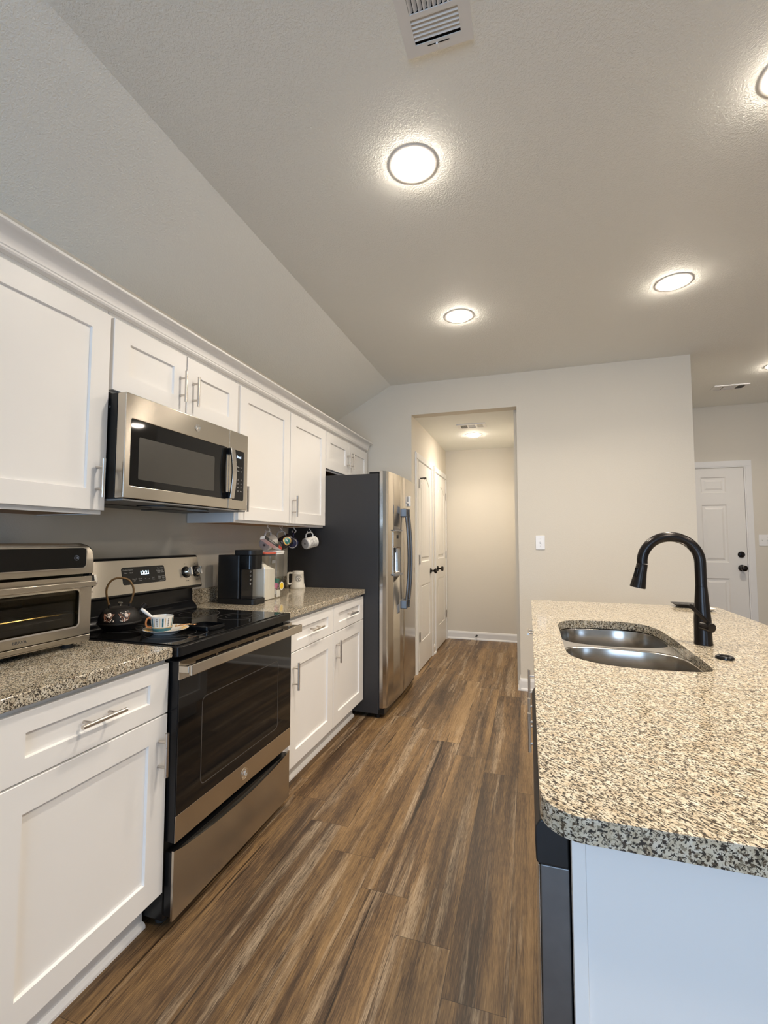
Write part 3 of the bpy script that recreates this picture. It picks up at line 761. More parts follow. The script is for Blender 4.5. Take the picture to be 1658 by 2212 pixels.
# dispenser in the freezer door: the cavity is cut out of the door
d0, d1 = 2.030, 2.212
ct_ = MB().prism(rrect(d0+.010, d1-.010, 1.018, 1.215, .010), lambda u, v, w_: (w_, u, v), .122, .30).build('cutter', M['dkgrey'], None)
bo = dA.modifiers.new('cut', 'BOOLEAN'); bo.object = ct_; bo.operation = 'DIFFERENCE'; bo.solver = 'EXACT'
ct_.location = -ORG[dA]+ORG[t] if False else (0, 0, 0)
bpy.context.view_layer.update()
dg_ = bpy.context.evaluated_depsgraph_get(); dg_.update()
me_ = bpy.data.meshes.new_from_object(dA.evaluated_get(dg_)); dA.modifiers.clear(); dA.data = me_
bpy.data.objects.remove(ct_)
TFD = lambda u, v, w_: (fx(u)+w_, u, v)
def sub(lp, k=6):
    out = []
    for i in range(len(lp)):
        (u0_, v0_), (u1_, v1_) = lp[i], lp[(i+1) % len(lp)]
        n_ = k if abs(u1_-u0_) > .05 else 1
        out += [(u0_+(u1_-u0_)*j/n_, v0_+(v1_-v0_)*j/n_) for j in range(n_)]
    return out
disp = MB().holed(sub(rrect(d0, d1, 1.000, 1.345, .012)), [sub(rrect(d0+.010, d1-.010, 1.018, 1.215, .010))], TFD, .0003, .0030).build('dispenser', M['steelV'], dA, smooth=False)
MB().prism(sub(rrect(d0+.006, d1-.006, 1.222, 1.338, .008)), TFD, .0031, .0050).build('dispenser_panel', mat('dispenser_grey', (.30, .26, .20), .25, .5), disp, smooth=False)
MB().box(.123, .125, d0+.0105, d1-.0105, 1.0185, 1.2145).build('dispenser_recess', M['dkgrey'], disp)
MB().prism(sub([(d0, 1.341), (d1, 1.341), (d1, 1.351), (d0, 1.351)]), TFD, .0005, .016).build('dispenser_hood', M['grey'], disp, smooth=False)
MB().box(.150, .172, d0+.055, d0+.075, 1.175, 1.2145).build('dispenser_nozzle', M['dkgrey'], disp)
MB().prism([(d0+.07, 1.285), (d0+.115, 1.285), (d0+.115, 1.312), (d0+.07, 1.312)], TFD, .0051, .0058).build('dispenser_display', M['blkgloss'], disp)
MB().prism(sub([(d0+.004, 1.002), (d1-.004, 1.002), (d1-.004, 1.0175), (d0+.004, 1.0175)]), TFD, .0031, .018).build('drip_tray', M['grey'], disp, smooth=False)
MB().box(.098, .140, F0+.012, F1-.012, .028, .070).build('base_grille', M['blk'], t)
for y in (F0+.035, F1-.035):
    for x in (.085, -.55): MB().cyl((x, y, 0), (x, y, .032), .018, seg=14).build('leveling_foot', M['blk'], t)
    MB().box(.02, .150, y-.022, y+.022, 1.7622, 1.778 if y > 2 and y > FG else 1.778).build('hinge_cover', M['blk'], t, bevel=.004)
latch = MB().box(fx(2.46)+.001, fx(2.46)+.022, 2.445, 2.470, 1.555, 1.640).build('door_latch', M['whitep'], dB, bevel=.003, label='small white child-safety latch')
mb = MB(); mb.box(fx(2.36)+.001, fx(2.36)+.008, 2.385, 2.445, 1.578, 1.590); mb.build('latch_strap', M['whitep'], latch)

# ------------------------------------------------------------------ toaster oven
TF = -.30; TY0, TY1 = -.515, -.060
t = thing('toaster_oven', 'stainless toaster oven with black display on the left worktop', 'toaster oven', (-.46, -.29, .9145))
bodyp = rrect(-.612, TF-.004, .936, 1.228, [.03, .02, .01, .004], 8)
mb = MB(); mb.holed(bodyp, [], lambda u, v, w_: (u, w_, v), TY1-.0005, TY1-.012); mb.build('end_panel', M['blk'], t)
mb = MB(); mb.holed(bodyp, [], lambda u, v, w_: (u, w_, v), TY0+.012, TY0+.0005); mb.build('end_panel', M['blk'], t)
mb = MB(); mb.box(-.612, -.6055, TY0+.0125, TY1-.0125, .945, 1.225).box(-.600, TF-.035, TY0+.0125, TY1-.0125, 1.168, 1.226).box(-.600, TF-.02, TY0+.0125, TY1-.0125, .938, .955)
mb.box(-.600, TF-.03, TY0+.0125, TY0+.024, .955, 1.168).box(-.600, TF-.03, TY1-.024, TY1-.0125, .955, 1.168)
mb.build('cavity', M['cavity'], t, smooth=False)
mb = MB()
hood = [(-.605, 1.2635), (-.345, 1.2635)] + [(-.345+.042*math.sin(rad(a)), 1.2215+.042*math.cos(rad(a))) for a in range(10, 81, 10)] + [(TF-.0015, 1.212), (TF, 1.205), (TF, 1.160), (TF-.012, 1.158), (TF-.012, 1.165), (-.605, 1.259)]
hp_ = [(-.605, 1.2585), (-.605, 1.2640)] + hood[1:-1]
rc = .030; stations = [(TY0+.0005+rc*(1-math.cos(rad(q))), rc*(1-math.sin(rad(q)))) for q in range(0, 91, 15)]
stations += [(TY1-.0005-rc*(1-math.cos(rad(q))), rc*(1-math.sin(rad(q)))) for q in range(90, -1, -15)]
rws = [[mb.bm.verts.new((x, y, min(z, 1.2640-dz))) for x, z in hp_] for y, dz in stations]
for A, B in zip(rws, rws[1:]):
    for i in range(len(hp_)): mb.bm.faces.new((A[i], A[(i+1) % len(hp_)], B[(i+1) % len(hp_)], B[i]))
mb.bm.faces.new(rws[0]); mb.bm.faces.new(rws[-1])
bmesh.ops.remove_doubles(mb.bm, verts=mb.bm.verts[:], dist=1e-5)
ctl = mb.build('control_hood', M['steelH'], t, ang=50)
MB().holed(rrect(TY0+.03, TY1-.030, 1.178, 1.250, .014), [rrect(TY0+.033, TY1-.033, 1.181, 1.247, .012)], TX(TF+.0005), 0, .005).build('display_bezel', M['chrome'], ctl, smooth=False)
MB().prism(rrect(TY0+.0332, TY1-.0332, 1.1812, 1.2468, .0118), TX(TF+.0003), -.02, .0035).build('display_panel', M['blkglass'], ctl)
MB().lathe([(.0085, 0), (.0075, 0), (.0075, .0004), (.0085, .0004)], (TF+.0040, -.126, 1.214), (1, 0, 0), 24, closed=True).build('button_ring', M['lcdfaint'], ctl)
MB().box(TF+.0040, TF+.0044, -.1290, -.1270, 1.2105, 1.2175).box(TF+.0040, TF+.0044, -.1250, -.1230, 1.2105, 1.2175).build('button_symbol', M['lcdfaint'], ctl)
door = MB().holed(rrect(TY0+.004, TY1-.004, .9555, 1.1505, .004), [rrect(TY0+.042, TY1-.048, .985, 1.110, .014)], TX(TF), -.016, 0).build('door', M['steelH'], t, bevel=.0015)
MB().holed(rrect(TY0+.040, TY1-.046, .983, 1.112, .016), [rrect(TY0+.045, TY1-.051, .988, 1.107, .012)], TX(TF+.0001), 0, .003).build('window_bezel', M['chrome'], door, smooth=False)
MB().prism(rrect(TY0+.0425, TY1-.0485, .9855, 1.1095, .0138), TX(TF-.006), -.003, 0).build('door_glass', M['ovenglass'], door)
mb = MB(); mb.box(TF+.020, TF+.034, TY0+.012, TY1-.014, 1.117, 1.136)
for y in (TY0+.03, TY1-.026): mb.box(TF+.0002, TF+.022, y-.012, y+.012, 1.119, 1.134)
mb.build('handle', M['steelH'], door, bevel=.003, seg=3)
text('brand_lettering', 'BRAVA', .013, (TF+.0004, -.292, .970), (0, 1, 0), (0, 0, 1), M['ringgrey'], door)
mb = MB()
for y in (TY0+.03, TY1-.03):
    pass
for k in range(24): mb.cyl((-.59, TY0+.03+.0172*k, 1.028), (TF-.035, TY0+.03+.0172*k, 1.028), .0016, seg=6)
mb.cyl((TF-.035, TY0+.026, 1.028), (TF-.035, TY1-.026, 1.028), .003, seg=8).cyl((-.59, TY0+.026, 1.028), (-.59, TY1-.026, 1.028), .003, seg=8)
mb.build('wire_rack', M['chrome'], t)
mb = MB(); mb.box(-.605, TF-.002, TY0+.002, TY1-.002, .9335, .9375).prism([(TY0+.004, .9525), (TY1-.004, .9525), (TY1-.006, .932), (TY1-.09, .932), (TY1-.102, .9385), (TY0+.10, .9385), (TY0+.088, .932), (TY0+.006, .932)], TX(TF-.003), -.012, .004)
mb.build('base_skirt', M['steelH'], t, bevel=.001)
for x in (-.58, -.335):
    for y in (TY0+.055, TY1-.055): MB().cyl((x, y, .9142), (x, y, .9335), .016, seg=16).build('foot', M['rubber'], t)

# ------------------------------------------------------------------ kettle on the rear-left burner
KX, KY, KZ = -.425, .171, .9180
t = thing('teapot', 'black cast iron teapot with blossom decoration on the cooktop', 'teapot', (KX, KY, KZ))
mb = MB()
mb.lathe([(0, 0), (.054, 0), (.062, .008), (.073, .022), (.0795, .0265), (.0795, .0295), (.0755, .033), (.0755, .043), (.071, .058), (.061, .073), (.049, .082), (.044, .0845), (.042, .082), (0, .082)], (KX, KY, KZ), seg=56)
pot = mb.build('pot', M['castiron'], t, ang=45)
lid = MB().lathe([(0, .0925), (.016, .092), (.032, .089), (.0405, .0855), (.0405, .0825), (0, .0825)], (KX, KY, KZ), seg=40).build('lid', M['castiron'], t)
MB().lathe([(0, .0925), (.004, .0925), (.0038, .097), (.009, .102), (.009, .105), (.005, .1075), (0, .108)], (KX, KY, KZ), seg=20).build('finial', M['nickel'], lid)
vd = Vector((.68, .73, 0)).normalized()                # handle and spout lie across the view, towards the right
def KP(a, z): return (KX+vd.x*a, KY+vd.y*a, KZ+z)
mb = MB()
hpts = spline([KP(-.036, .086), KP(-.042, .110), KP(-.049, .145), KP(-.046, .172), KP(-.030, .196), KP(-.003, .2035), KP(.025, .195), KP(.041, .172), KP(.046, .145), KP(.039, .112), KP(.034, .096)], 5)
mb.tube(hpts, .0040, 10)
bail = mb.build('bail_handle', M['bamboo'], t)
for a in (-.036, .034): MB().cyl(KP(a, .078), KP(a, .100), .0062, .005, 12).build('handle_lug', M['castiron'], t)
mb = MB(); mb.tube(spline([KP(.054, .048), KP(.072, .064), KP(.083, .082), KP(.092, .094)], 4), [.016-.006*i/12 for i in range(13)], 14)
mb.build('spout', M['castiron'], t)
# raised enamel sprigs on the shoulder facing the room
def shoulder(phi, z):
    zs = [(.033, .0755), (.043, .0755), (.058, .071), (.073, .061), (.082, .049)]
    for (z0, r0), (z1, r1) in zip(zs, zs[1:]):
        if z0 <= z <= z1: r = r0+(r1-r0)*(z-z0)/(z1-z0); break
    else: r = .0755
    return Vector((KX+(r+.001)*math.cos(phi), KY+(r+.001)*math.sin(phi), KZ+z))
phc = math.atan2(-.68, .73)
br = MB(); fl = MB()
for cph in (phc-.55, phc+.30):
    for k in range(4):
        st = cph-.12+.05*k; pts = [shoulder(st+.10*j*(1 if k % 2 else -1)*.6, .040+.007*j+.002*random.random()) for j in range(5)]
        br.tube(pts, .0011, 5)
    for k in range(22):
        p = shoulder(cph+random.uniform(-.28, .28), random.uniform(.040, .076)); s_ = random.uniform(.0014, .003); fl.sphere(p, s_, seg=8, rings=6)
    c0 = shoulder(cph+.03, .062)
    for k in range(5):
        a = 2*math.pi*k/5; fl.sphere(shoulder(cph+.03+.055*math.cos(a), .062+.0055*math.sin(a)), .0046, seg=8, rings=6)
br.build('branch_decoration', M['branch'], pot); fl.build('blossom_decoration', M['blossom'], pot)

# ------------------------------------------------------------------ cup, saucer, spoons, rest
SX, SY, SZ = -.188, .163, .9180
t = thing('saucer', 'gold-patterned white saucer under the teacup on the cooktop', 'saucer', (SX, SY, SZ))
MB().lathe([(0, 0), (.044, 0), (.047, .004), (.066, .013), (.081, .0185), (.0815, .0200), (.080, .0205), (.064, .0155), (.045, .0085), (0, .0075)], (SX, SY, SZ), seg=48).build('dish', M['ceramic'], t, ang=50)
mb = MB()
for k in range(26):
    a = 2*math.pi*k/26
    for rr0 in (.062, .070):
        r0, r1 = rr0-.006, rr0+.006
        z0, z1 = .0155+(r0-.064)*.31, .0155+(r1-.064)*.31
        b_ = a+.10
        mb.tube([(SX+r0*math.cos(a), SY+r0*math.sin(a), SZ+z0+.0006), (SX+r1*math.cos(b_), SY+r1*math.sin(b_), SZ+z1+.0006)], .0012, 5)
mb.build('gold_pattern', M['gold'], t)
CZ = SZ+.0078
UX, UY = SX-.010, SY-.010
t = thing('teacup', 'white teacup with teal and gold geometric pattern on its saucer', 'cup', (UX, UY, CZ))
cup = MB().lathe([(0, .0005), (.026, .0005), (.0305, .004), (.0345, .012), (.0385, .038), (.0400, .0585), (.0390, .059), (.0370, .038), (.0335, .013), (.026, .006), (0, .005)], (UX, UY, CZ), seg=48).build('bowl', M['ceramic'], t, ang=50)
def cupr(z): return .0345+.004*(z-.012)/.026 if z < .038 else .0385+.0015*(z-.038)/.0205
MB().lathe([(.0307, .0042), (.0352, .0125), (.0362, .0165)], (UX, UY, CZ), seg=48).build('teal_band', M['teal'], t)
MB().lathe([(.0362, .0168), (.0368, .0195)], (UX, UY, CZ), seg=48).build('gold_band', M['gold'], t)
def strip(mb, phi, half, z0, z1, off=.0006):
    n = 6; A = []; B = []
    for i in range(n+1):
        p = phi-half+2*half*i/n
        for lst, z in ((A, z0), (B, z1)): r = cupr(z)+off; lst.append(mb.bm.verts.new((UX+r*math.cos(p), UY+r*math.sin(p), CZ+z)))
    for i in range(n): mb.bm.faces.new((A[i], A[i+1], B[i+1], B[i]))
mt_ = MB(); mk = MB(); mo = MB()
for k in range(6):
    a = phc+k*math.pi/3
    strip(mt_, a, .075, .0215, .0530)
    for q in (.52,):
        for z0, z1, h in ((.027, .051, .018), (.0430, .0445, .07), (.0335, .0350, .07), (.049, .0525, .035), (.024, .0275, .035)): strip(mk, a+q, h, z0, z1, .0008)
    strip(mo, a+.80, .022, .0215, .0530); strip(mo, a+.24, .022, .0215, .0530)
mt_.build('teal_stripes', M['teal'], t); mk.build('dark_motifs', M['ink'], t); mo.build('gold_stripes', M['gold'], t)
hv = Vector((-.62, -.78, 0)).normalized()
def CP(a, z): return (UX+hv.x*a, UY+hv.y*a, CZ+z)
MB().tube(spline([CP(.037, .052), CP(.049, .053), CP(.055, .040), CP(.052, .024), CP(.035, .018)], 5), .0034, 10).build('handle', M['orange'], t)
t = thing('spoon', 'white ceramic spoon leaning in the teacup', 'spoon', (SX, SY, CZ+.007))
mb = MB(); P0 = Vector((UX+.006, UY+.006, CZ+.016)); P1 = Vector((UX-.052, UY-.050, CZ+.090))
mb.tube([P0.lerp(P1, i/10) for i in range(11)], [.0045, .004, .004, .0042, .0045, .005, .0055, .006, .0064, .0066, .0045], 12)
mb.sphere(P0, .011, 1, 1, .55)
mb.build('spoon_body', M['ceramic'], t)
t = thing('teaspoon', 'copper-toned teaspoon lying across the saucer rim', 'spoon', (SX+.03, SY+.06, SZ+.02))
pts = spline([(SX+.018, SY+.028, SZ+.021), (SX+.034, SY+.046, SZ+.0245), (SX+.048, SY+.062, SZ+.0255), (SX+.058, SY+.073, SZ+.0235)], 5)
mb = MB(); mb.tube(pts, .0024, 8); mb.sphere((SX+.064, SY+.080, SZ+.0225), .008, 1, 1.3, .35)
mb.build('teaspoon_body', M['copper'], t)
t = thing('spoon_rest', 'black rectangular tray on the cooktop beside the saucer', 'tray', (-.105, .275, .9180))
mb = MB(); n_ = 0
pts = rrect(-.165, -.050, .235, .345, .018)
mb.holed(pts, [rrect(-.160, -.055, .240, .340, .015)], TZ, .9215, .934); mb.prism(rrect(-.158, -.057, .242, .338, .012), TZ, .9180, .9222)
mb.build('tray_body', M['blkgloss'], t)

# ------------------------------------------------------------------ coffee maker
t = thing('coffee_maker', 'black single-serve coffee maker on the right worktop', 'coffee maker', (-.44, .988, .9145))
y0, y1 = .929, 1.048
body = MB().prism(rrect(-.548, -.402, y0, y1, .012), TZ, .944, 1.188).build('body', M['blkplastic'], t, bevel=.003)
base = MB().prism(rrect(-.548, -.303, y0-.002, y1+.002, [.022, .012, .012, .022]), TZ, .9145, .944).build('base', M['blkplastic'], t, bevel=.002)
MB().prism(rrect(-.395, -.310, y0+.008, y1-.008, .016), TZ, .9442, .9475).build('drip_grate', M['blkgloss'], base)
MB().prism(rrect(-.4015, -.318, y0, y1, [.035, .005, .005, .035], 8), TZ, 1.108, 1.188).build('brew_head', M['blkgloss'], t, bevel=.002)
MB().prism(rrect(-.436, -.314, y0-.001, y1+.001, [.036, .008, .008, .036], 8), TZ, 1.1885, 1.217).build('lid', M['blkplastic'], t, bevel=.003)
MB().box(-.4018, -.390, y0+.004, y1-.004, .9445, 1.1078).build('front_panel', M['blkgloss'], t, bevel=.001)
for k in range(4):
    z = 1.0905-.0235*k
    b_ = MB().lathe([(.0062, 0), (.0062, .0022), (.0044, .0022), (.0044, 0)], (-.3899, y1-.030, z), (1, 0, 0), 20, closed=True).build('button', M['lgrey'], t)
    MB().lathe([(0, 0), (.0042, 0), (.0042, .0014), (0, .0014)], (-.3899, y1-.030, z), (1, 0, 0), 16).build('button_cap', M['dkgrey'], b_)

# ------------------------------------------------------------------ canisters, packet, stein
def canister(label, x0, x1, y0, y1, ztop, lidm, name='canister'):
    t = thing(name, label, 'canister', ((x0+x1)/2, (y0+y1)/2, .9145))
    mb = MB(); mb.holed(rrect(x0, x1, y0, y1, .012), [rrect(x0+.002, x1-.002, y0+.002, y1-.002, .010)], TZ, .9175, ztop-.022)
    mb.prism(rrect(x0, x1, y0, y1, .012), TZ, .9145, .9172)
    mb.build('jar', M['clear'], t)
    MB().prism(rrect(x0-.001, x1+.001, y0-.001, y1+.001, .013), TZ, ztop-.0215, ztop-.012).build('seal', M['dkgrey'] if lidm is M['red'] else M['whitep'], t)
    MB().prism(rrect(x0-.004, x1+.004, y0-.004, y1+.004, .016), TZ, ztop-.0118, ztop).build('lid', lidm, t, bevel=.003)
    return t
t = canister('clear canister filled with white powder under a coral red lid', -.455, -.350, 1.110, 1.230, 1.1985, M['red'])
mb = MB()
a = rrect(-.4525, -.3525, 1.1125, 1.2275, .009); n = len(a)
lo = [mb.bm.verts.new((u, v, .9178)) for u, v in a]
hi = [mb.bm.verts.new((u, v, 1.096+.005*math.sin(40*u+30*v))) for u, v in a]
md = [mb.bm.verts.new((-.395+(u+.4025)*.32, 1.148+(v-1.17)*.32, 1.122)) for u, v in a]
ct = mb.bm.verts.new((-.393, 1.145, 1.146))
for i in range(n):
    mb.bm.faces.new((lo[i], lo[(i+1) % n], hi[(i+1) % n], hi[i])); mb.bm.faces.new((hi[i], hi[(i+1) % n], md[(i+1) % n], md[i])); mb.bm.faces.new((md[i], md[(i+1) % n], ct))
mb.bm.faces.new(lo[::-1])
mb.build('powder', M['cond'], t)
MB().box(-.3495, -.3490, 1.182, 1.224, 1.132, 1.150).build('jar_label', M['grey'], t)
t = canister('clear canister of coloured pods with a white lid', -.470, -.347, 1.240, 1.326, 1.2065, M['whitep'])
for k, (x, y, z, mt_) in enumerate(((-.385, 1.268, .985, M['pink']), (-.400, 1.296, .975, M['pink']), (-.430, 1.276, .99, M['ceramic']), (-.39, 1.298, 1.012, M['green']), (-.42, 1.298, .95, M['dkgrey']), (-.385, 1.268, .948, M['ceramic']), (-.435, 1.270, .945, M['gold']))):
    MB().lathe([(0, 0), (.018, 0), (.022, .030), (.0235, .030), (.0235, .032), (0, .032)], (x, y, z-.0155), (.3*math.sin(k*2.1), .4*math.cos(k*1.7), 1), 20).build('pod', mt_, t)
MB().box(-.3550, -.3510, 1.246, 1.288, .920, .962).build('pod_card', M['paper'], t)
lb = MB().lathe([(0, 0), (.0255, 0), (.0255, .0006), (0, .0006)], (-.3468, 1.296, .985), (1, 0, 0), 28).build('round_label', M['paper'], t)
MB().lathe([(0, .0006), (.020, .0006), (.020, .0010), (0, .0010)], (-.3468, 1.296, .985), (1, 0, 0), 28).build('label_centre', M['yellow'], lb)
# packet leaning on the lids
t = thing('snack_packet', 'small black and white box with red edge tilted on the canister lids', 'box', (-.43, 1.20, 1.2087))
pk = MB(); 
T0 = Matrix.Translation((-.368, 1.205, 1.2520)) @ Matrix.Rotation(rad(-8), 4, 'Z') @ Matrix.Rotation(rad(-24), 4, 'X') @ Matrix.Rotation(rad(-10), 4, 'Y')
def PKT(u, v, w_): return tuple(T0 @ Vector((u, v, w_)))
pk.prism([(-.020, -.088), (.014, -.088), (.014, .088), (-.020, .088)], PKT, -.010, .010); po = pk.build('carton', M['paper'], t, bevel=.001)
MB().prism([(.0142, -.0875), (.0148, -.0875), (.0148, .055), (.0142, .055)], PKT, -.0098, .0098).build('black_band', M['ink'], po, smooth=False)
MB().prism([(.0142, .055), (.0148, .055), (.0148, .0875), (.0142, .0875)], PKT, -.0098, .0098).build('red_band', M['redprint'], po, smooth=False)
ax = T0.to_3x3()
text('packet_lettering', 'PREMIUM', .015, PKT(.0151, -.012, 0), ax @ Vector((0, 1, 0)), ax @ Vector((0, 0, 1)), M['lgrey'], po, depth=.0002)
# stein
GX, GY, GZ = -.500, 1.795, .9145
t = thing('stein', 'cream beer stein with round black emblem beside the refrigerator', 'mug', (GX, GY, GZ))
MB().lathe([(0, 0), (.055, 0), (.0565, .006), (.054, .018), (.0475, .036), (.0475, .0385), (.0465, .040), (.0425, .106), (.0435, .108), (.0435, .1105), (.042, .112), (.0415, .126), (.0405, .128), (.0375, .126), (.039, .06), (.040, .012), (0, .010)], (GX, GY, GZ), seg=48).build('body', M['cream'], t, ang=40)
sv = Vector((-.72, -.69, 0))
def SP(a, z): return (GX+sv.x*a, GY+sv.y*a, GZ+z)
MB().tube(spline([SP(.040, .112), SP(.058, .115), SP(.072, .112), SP(.076, .098), SP(.076, .050), SP(.072, .036), SP(.058, .033), SP(.044, .038)], 4), .0075, 10, flat=1.2).build('handle', M['cream'], t)
# printed swirl emblem and arched lettering on the side facing the room
def on_stein(a, h, off=.0006):
    r = .0465+(.0425-.0465)*(h-.040)/.066+off; ph = phs+a/r
    return (GX+r*math.cos(ph), GY+r*math.sin(ph), GZ+h)
phs = math.atan2(-.80, .55)
mb = MB()
mb.tube([on_stein(.0195*math.cos(2*math.pi*k/32), .071+.0195*math.sin(2*math.pi*k/32)) for k in range(32)], .0010, 5, closed=True)
for q in range(3):
    a0_ = 2*math.pi*q/3
    mb.tube([on_stein((.003+.014*s_/9)*math.cos(a0_+s_*.22), .071+(.003+.014*s_/9)*math.sin(a0_+s_*.22)) for s_ in range(10)], [.0028-.0021*s_/9 for s_ in range(10)], 5)
for k in range(11):
    a0_ = rad(155-13*k); mb.tube([on_stein(.0235*math.cos(a0_), .071+.0235*math.sin(a0_)), on_stein(.0285*math.cos(a0_), .071+.0285*math.sin(a0_))], .0011, 5)
mb.build('emblem', M['ink'], t)

# ------------------------------------------------------------------ mugs on hooks beneath the tall wall cabinet
HZ = 1.3655
def hook(x, y, rz, label):
    t = thing('cup_hook', label, 'hook', (x, y, HZ), 'white cup hooks under the wall cabinet', (0, 0, rz))
    pts = spline([(0, 0, 0), (0, 0, -.010), (.004, 0, -.016), (.013, 0, -.024), (.012, 0, -.036), (.001, 0, -.042), (-.010, 0, -.036), (-.012, 0, -.027)], 5)
    MB().tube(pts, .0018, 8).lathe([(0, 0), (.005, 0), (.005, -.002), (0, -.002)], seg=12).build('hook_body', M['whitep'], t, local=True)
    return t
def mug(label, pos, rot, m_out, m_base, r=.041, h=.095, deco=None, ring=False):
    """mug about its own axis; handle towards +x, hung by the handle"""
    t = thing('mug', label, 'mug', pos, 'mugs hanging under the wall cabinet', rot)
    b_ = MB().lathe([(0, 0), (r*.86, 0), (r*.97, .004), (r, .012), (r, h), (r-.004, h), (r-.0045, .012), (0, .008)], (0, 0, 0), seg=40).build('cup', m_out, t, local=True, ang=45)
    if ring:
        MB().lathe([(r*.84, -.0012), (r*.74, -.0012), (r*.74, .0002), (r*.84, .0002)], seg=36, closed=True).build('base_ring', m_base, b_, local=True)
    else:
        MB().lathe([(0, -.0008), (r*.85, -.0008), (r*.85, .0002), (0, .0002)], seg=36).build('base_disc', m_base, b_, local=True)
    MB().tube(spline([(r-.002, 0, h*.84), (r+.018, 0, h*.86), (r+.033, 0, h*.70), (r+.036, 0, h*.50), (r+.030, 0, h*.28), (r+.014, 0, h*.17), (r-.002, 0, h*.17)], 5), .0048, 10, flat=1.25).build('handle', m_base if m_out is M['blackmug'] else m_out, t, local=True)
    if deco: deco(b_, r, h)
    return t
def place(t, axis, hdl, hang):
    """orient: local z -> axis, local x -> hdl; grip point of the handle at hang"""
    z = Vector(axis).normalized(); x = Vector(hdl); x = (x-z*x.dot(z)).normalized(); y = z.cross(x)
    R = Matrix((x, y, z)).transposed()
    t.rotation_euler = R.to_euler(); t.location = Vector(hang)-R @ Vector((.041+.0315, 0, .05))
def stamp(mt_):
    def f(o, r, h):
        MB().lathe([(0, -.0012), (.006, -.0012), (.006, -.0007), (0, -.0007)], seg=16).lathe([(.010, -.0012), (.009, -.0012), (.009, -.0007), (.010, -.0007)], seg=20, closed=True).build('maker_mark', mt_, o, local=True)
    return f
def curved(mb, r, phi0, z0, arc, rr, off=.0006):
    return (( (r+off)*math.cos(phi0+rr*math.cos(arc)/r), (r+off)*math.sin(phi0+rr*math.cos(arc)/r), z0+rr*math.sin(arc)))
def badge(phi0):
    def f(o, r, h):
        stamp(M['lgrey'])
        for r0, r1, mt_, nm in ((.0225, .031, M['gold'], 'gold_ring'), (.013, .0215, M['green'], 'green_ring'), (0, .012, M['teal'], 'teal_centre')):
            mb = MB(); n_ = 28; A = []; B = []
            for i in range(n_):
                a_ = 2*math.pi*i/n_
                A.append(mb.bm.verts.new(curved(mb, r, phi0, h*.52, a_, max(r0, .0005)))); B.append(mb.bm.verts.new(curved(mb, r, phi0, h*.52, a_, r1)))
            for i in range(n_): mb.bm.faces.new((A[i], A[(i+1) % n_], B[(i+1) % n_], B[i]))
            mb.build(nm, mt_, o, local=True)
        mb = MB(); mb.tube([curved(mb, r, phi0, h*.52, 0, -.026, .0012), curved(mb, r, phi0, h*.52, 0, 0, .0012), curved(mb, r, phi0, h*.52, 0, .026, .0012)], .002, 6)
        mb.build('white_bar', M['ceramic'], o, local=True)
        mb = MB()
        for k in range(14):
            a_ = rad(15+11.5*k); mb.tube([curved(mb, r, phi0, h*.52, a_, .0245, .0010), curved(mb, r, phi0, h*.52, a_, .0292, .0010)], .0010, 5)
        mb.build('ring_lettering', M['ink'], o, local=True)
    return f
def script(phi0):
    def f(o, r, h):
        stamp(M['ink'])(o, r, h)
        mb = MB(); rnd = random.Random(3)
        for row in range(6):
            zz = h*.22+row*h*.115; a_ = -.7
            while a_ < .7:
                wd = rnd.uniform(.05, .13); hgt = rnd.uniform(.002, .0045)+(.003 if row in (1, 2) else 0)
                q = [(phi0+a_, zz), (phi0+a_+wd*.5, zz+hgt), (phi0+a_+wd, zz)]
                mb.tube([((r+.0006)*math.cos(p), (r+.0006)*math.sin(p), z) for p, z in q], .0008, 5)
                a_ += wd+rnd.uniform(.03, .07)
        mb.build('lettering', M['ink'], o, local=True)
    return f
hx = -.440
hook(hx, 1.275, .6, 'white cup hook holding the plain grey mug')
hook(hx, 1.425, .6, 'white cup hook holding the black badge mug')
hook(hx-.01, 1.472, -.9, 'empty white cup hook beside the black badge mug')
hook(hx, 1.612, .4, 'white cup hook holding the navy mug')
hook(hx-.01, 1.640, .9, 'empty white cup hook beside the navy mug')
hook(-.400, 1.770, .5, 'white cup hook closest to the refrigerator')
m1 = mug('plain grey mug hanging above the canister lids', (0, 0, 0), (0, 0, 0), M['greymug'], M['ash'], deco=stamp(M['ink'])); place(m1, (.05, .93, .32), (.10, -.10, 1), (hx, 1.275, HZ-.041))
m2 = mug('black mug with gold and green round badge hanging on a hook', (0, 0, 0), (0, 0, 0), M['blackmug'], M['ash'], deco=badge(1.45)); place(m2, (.36, .83, .42), (-.25, -.30, 1), (hx, 1.425, HZ-.041))
m4 = mug('navy blue mug hanging in front of the refrigerator side', (0, 0, 0), (0, 0, 0), M['navymug'], M['ash'], r=.040, ring=True); place(m4, (-.45, .88, .05), (.1, .0, 1), (hx, 1.612, HZ-.041))
m5 = mug('white mug with black lettering hanging closest to the refrigerator', (0, 0, 0), (0, 0, 0), M['ceramic'], M['ash'], h=.100, deco=script(1.45)); place(m5, (.32, .93, .18), (.0, -.1, 1), (-.400, 1.770, HZ-.041))

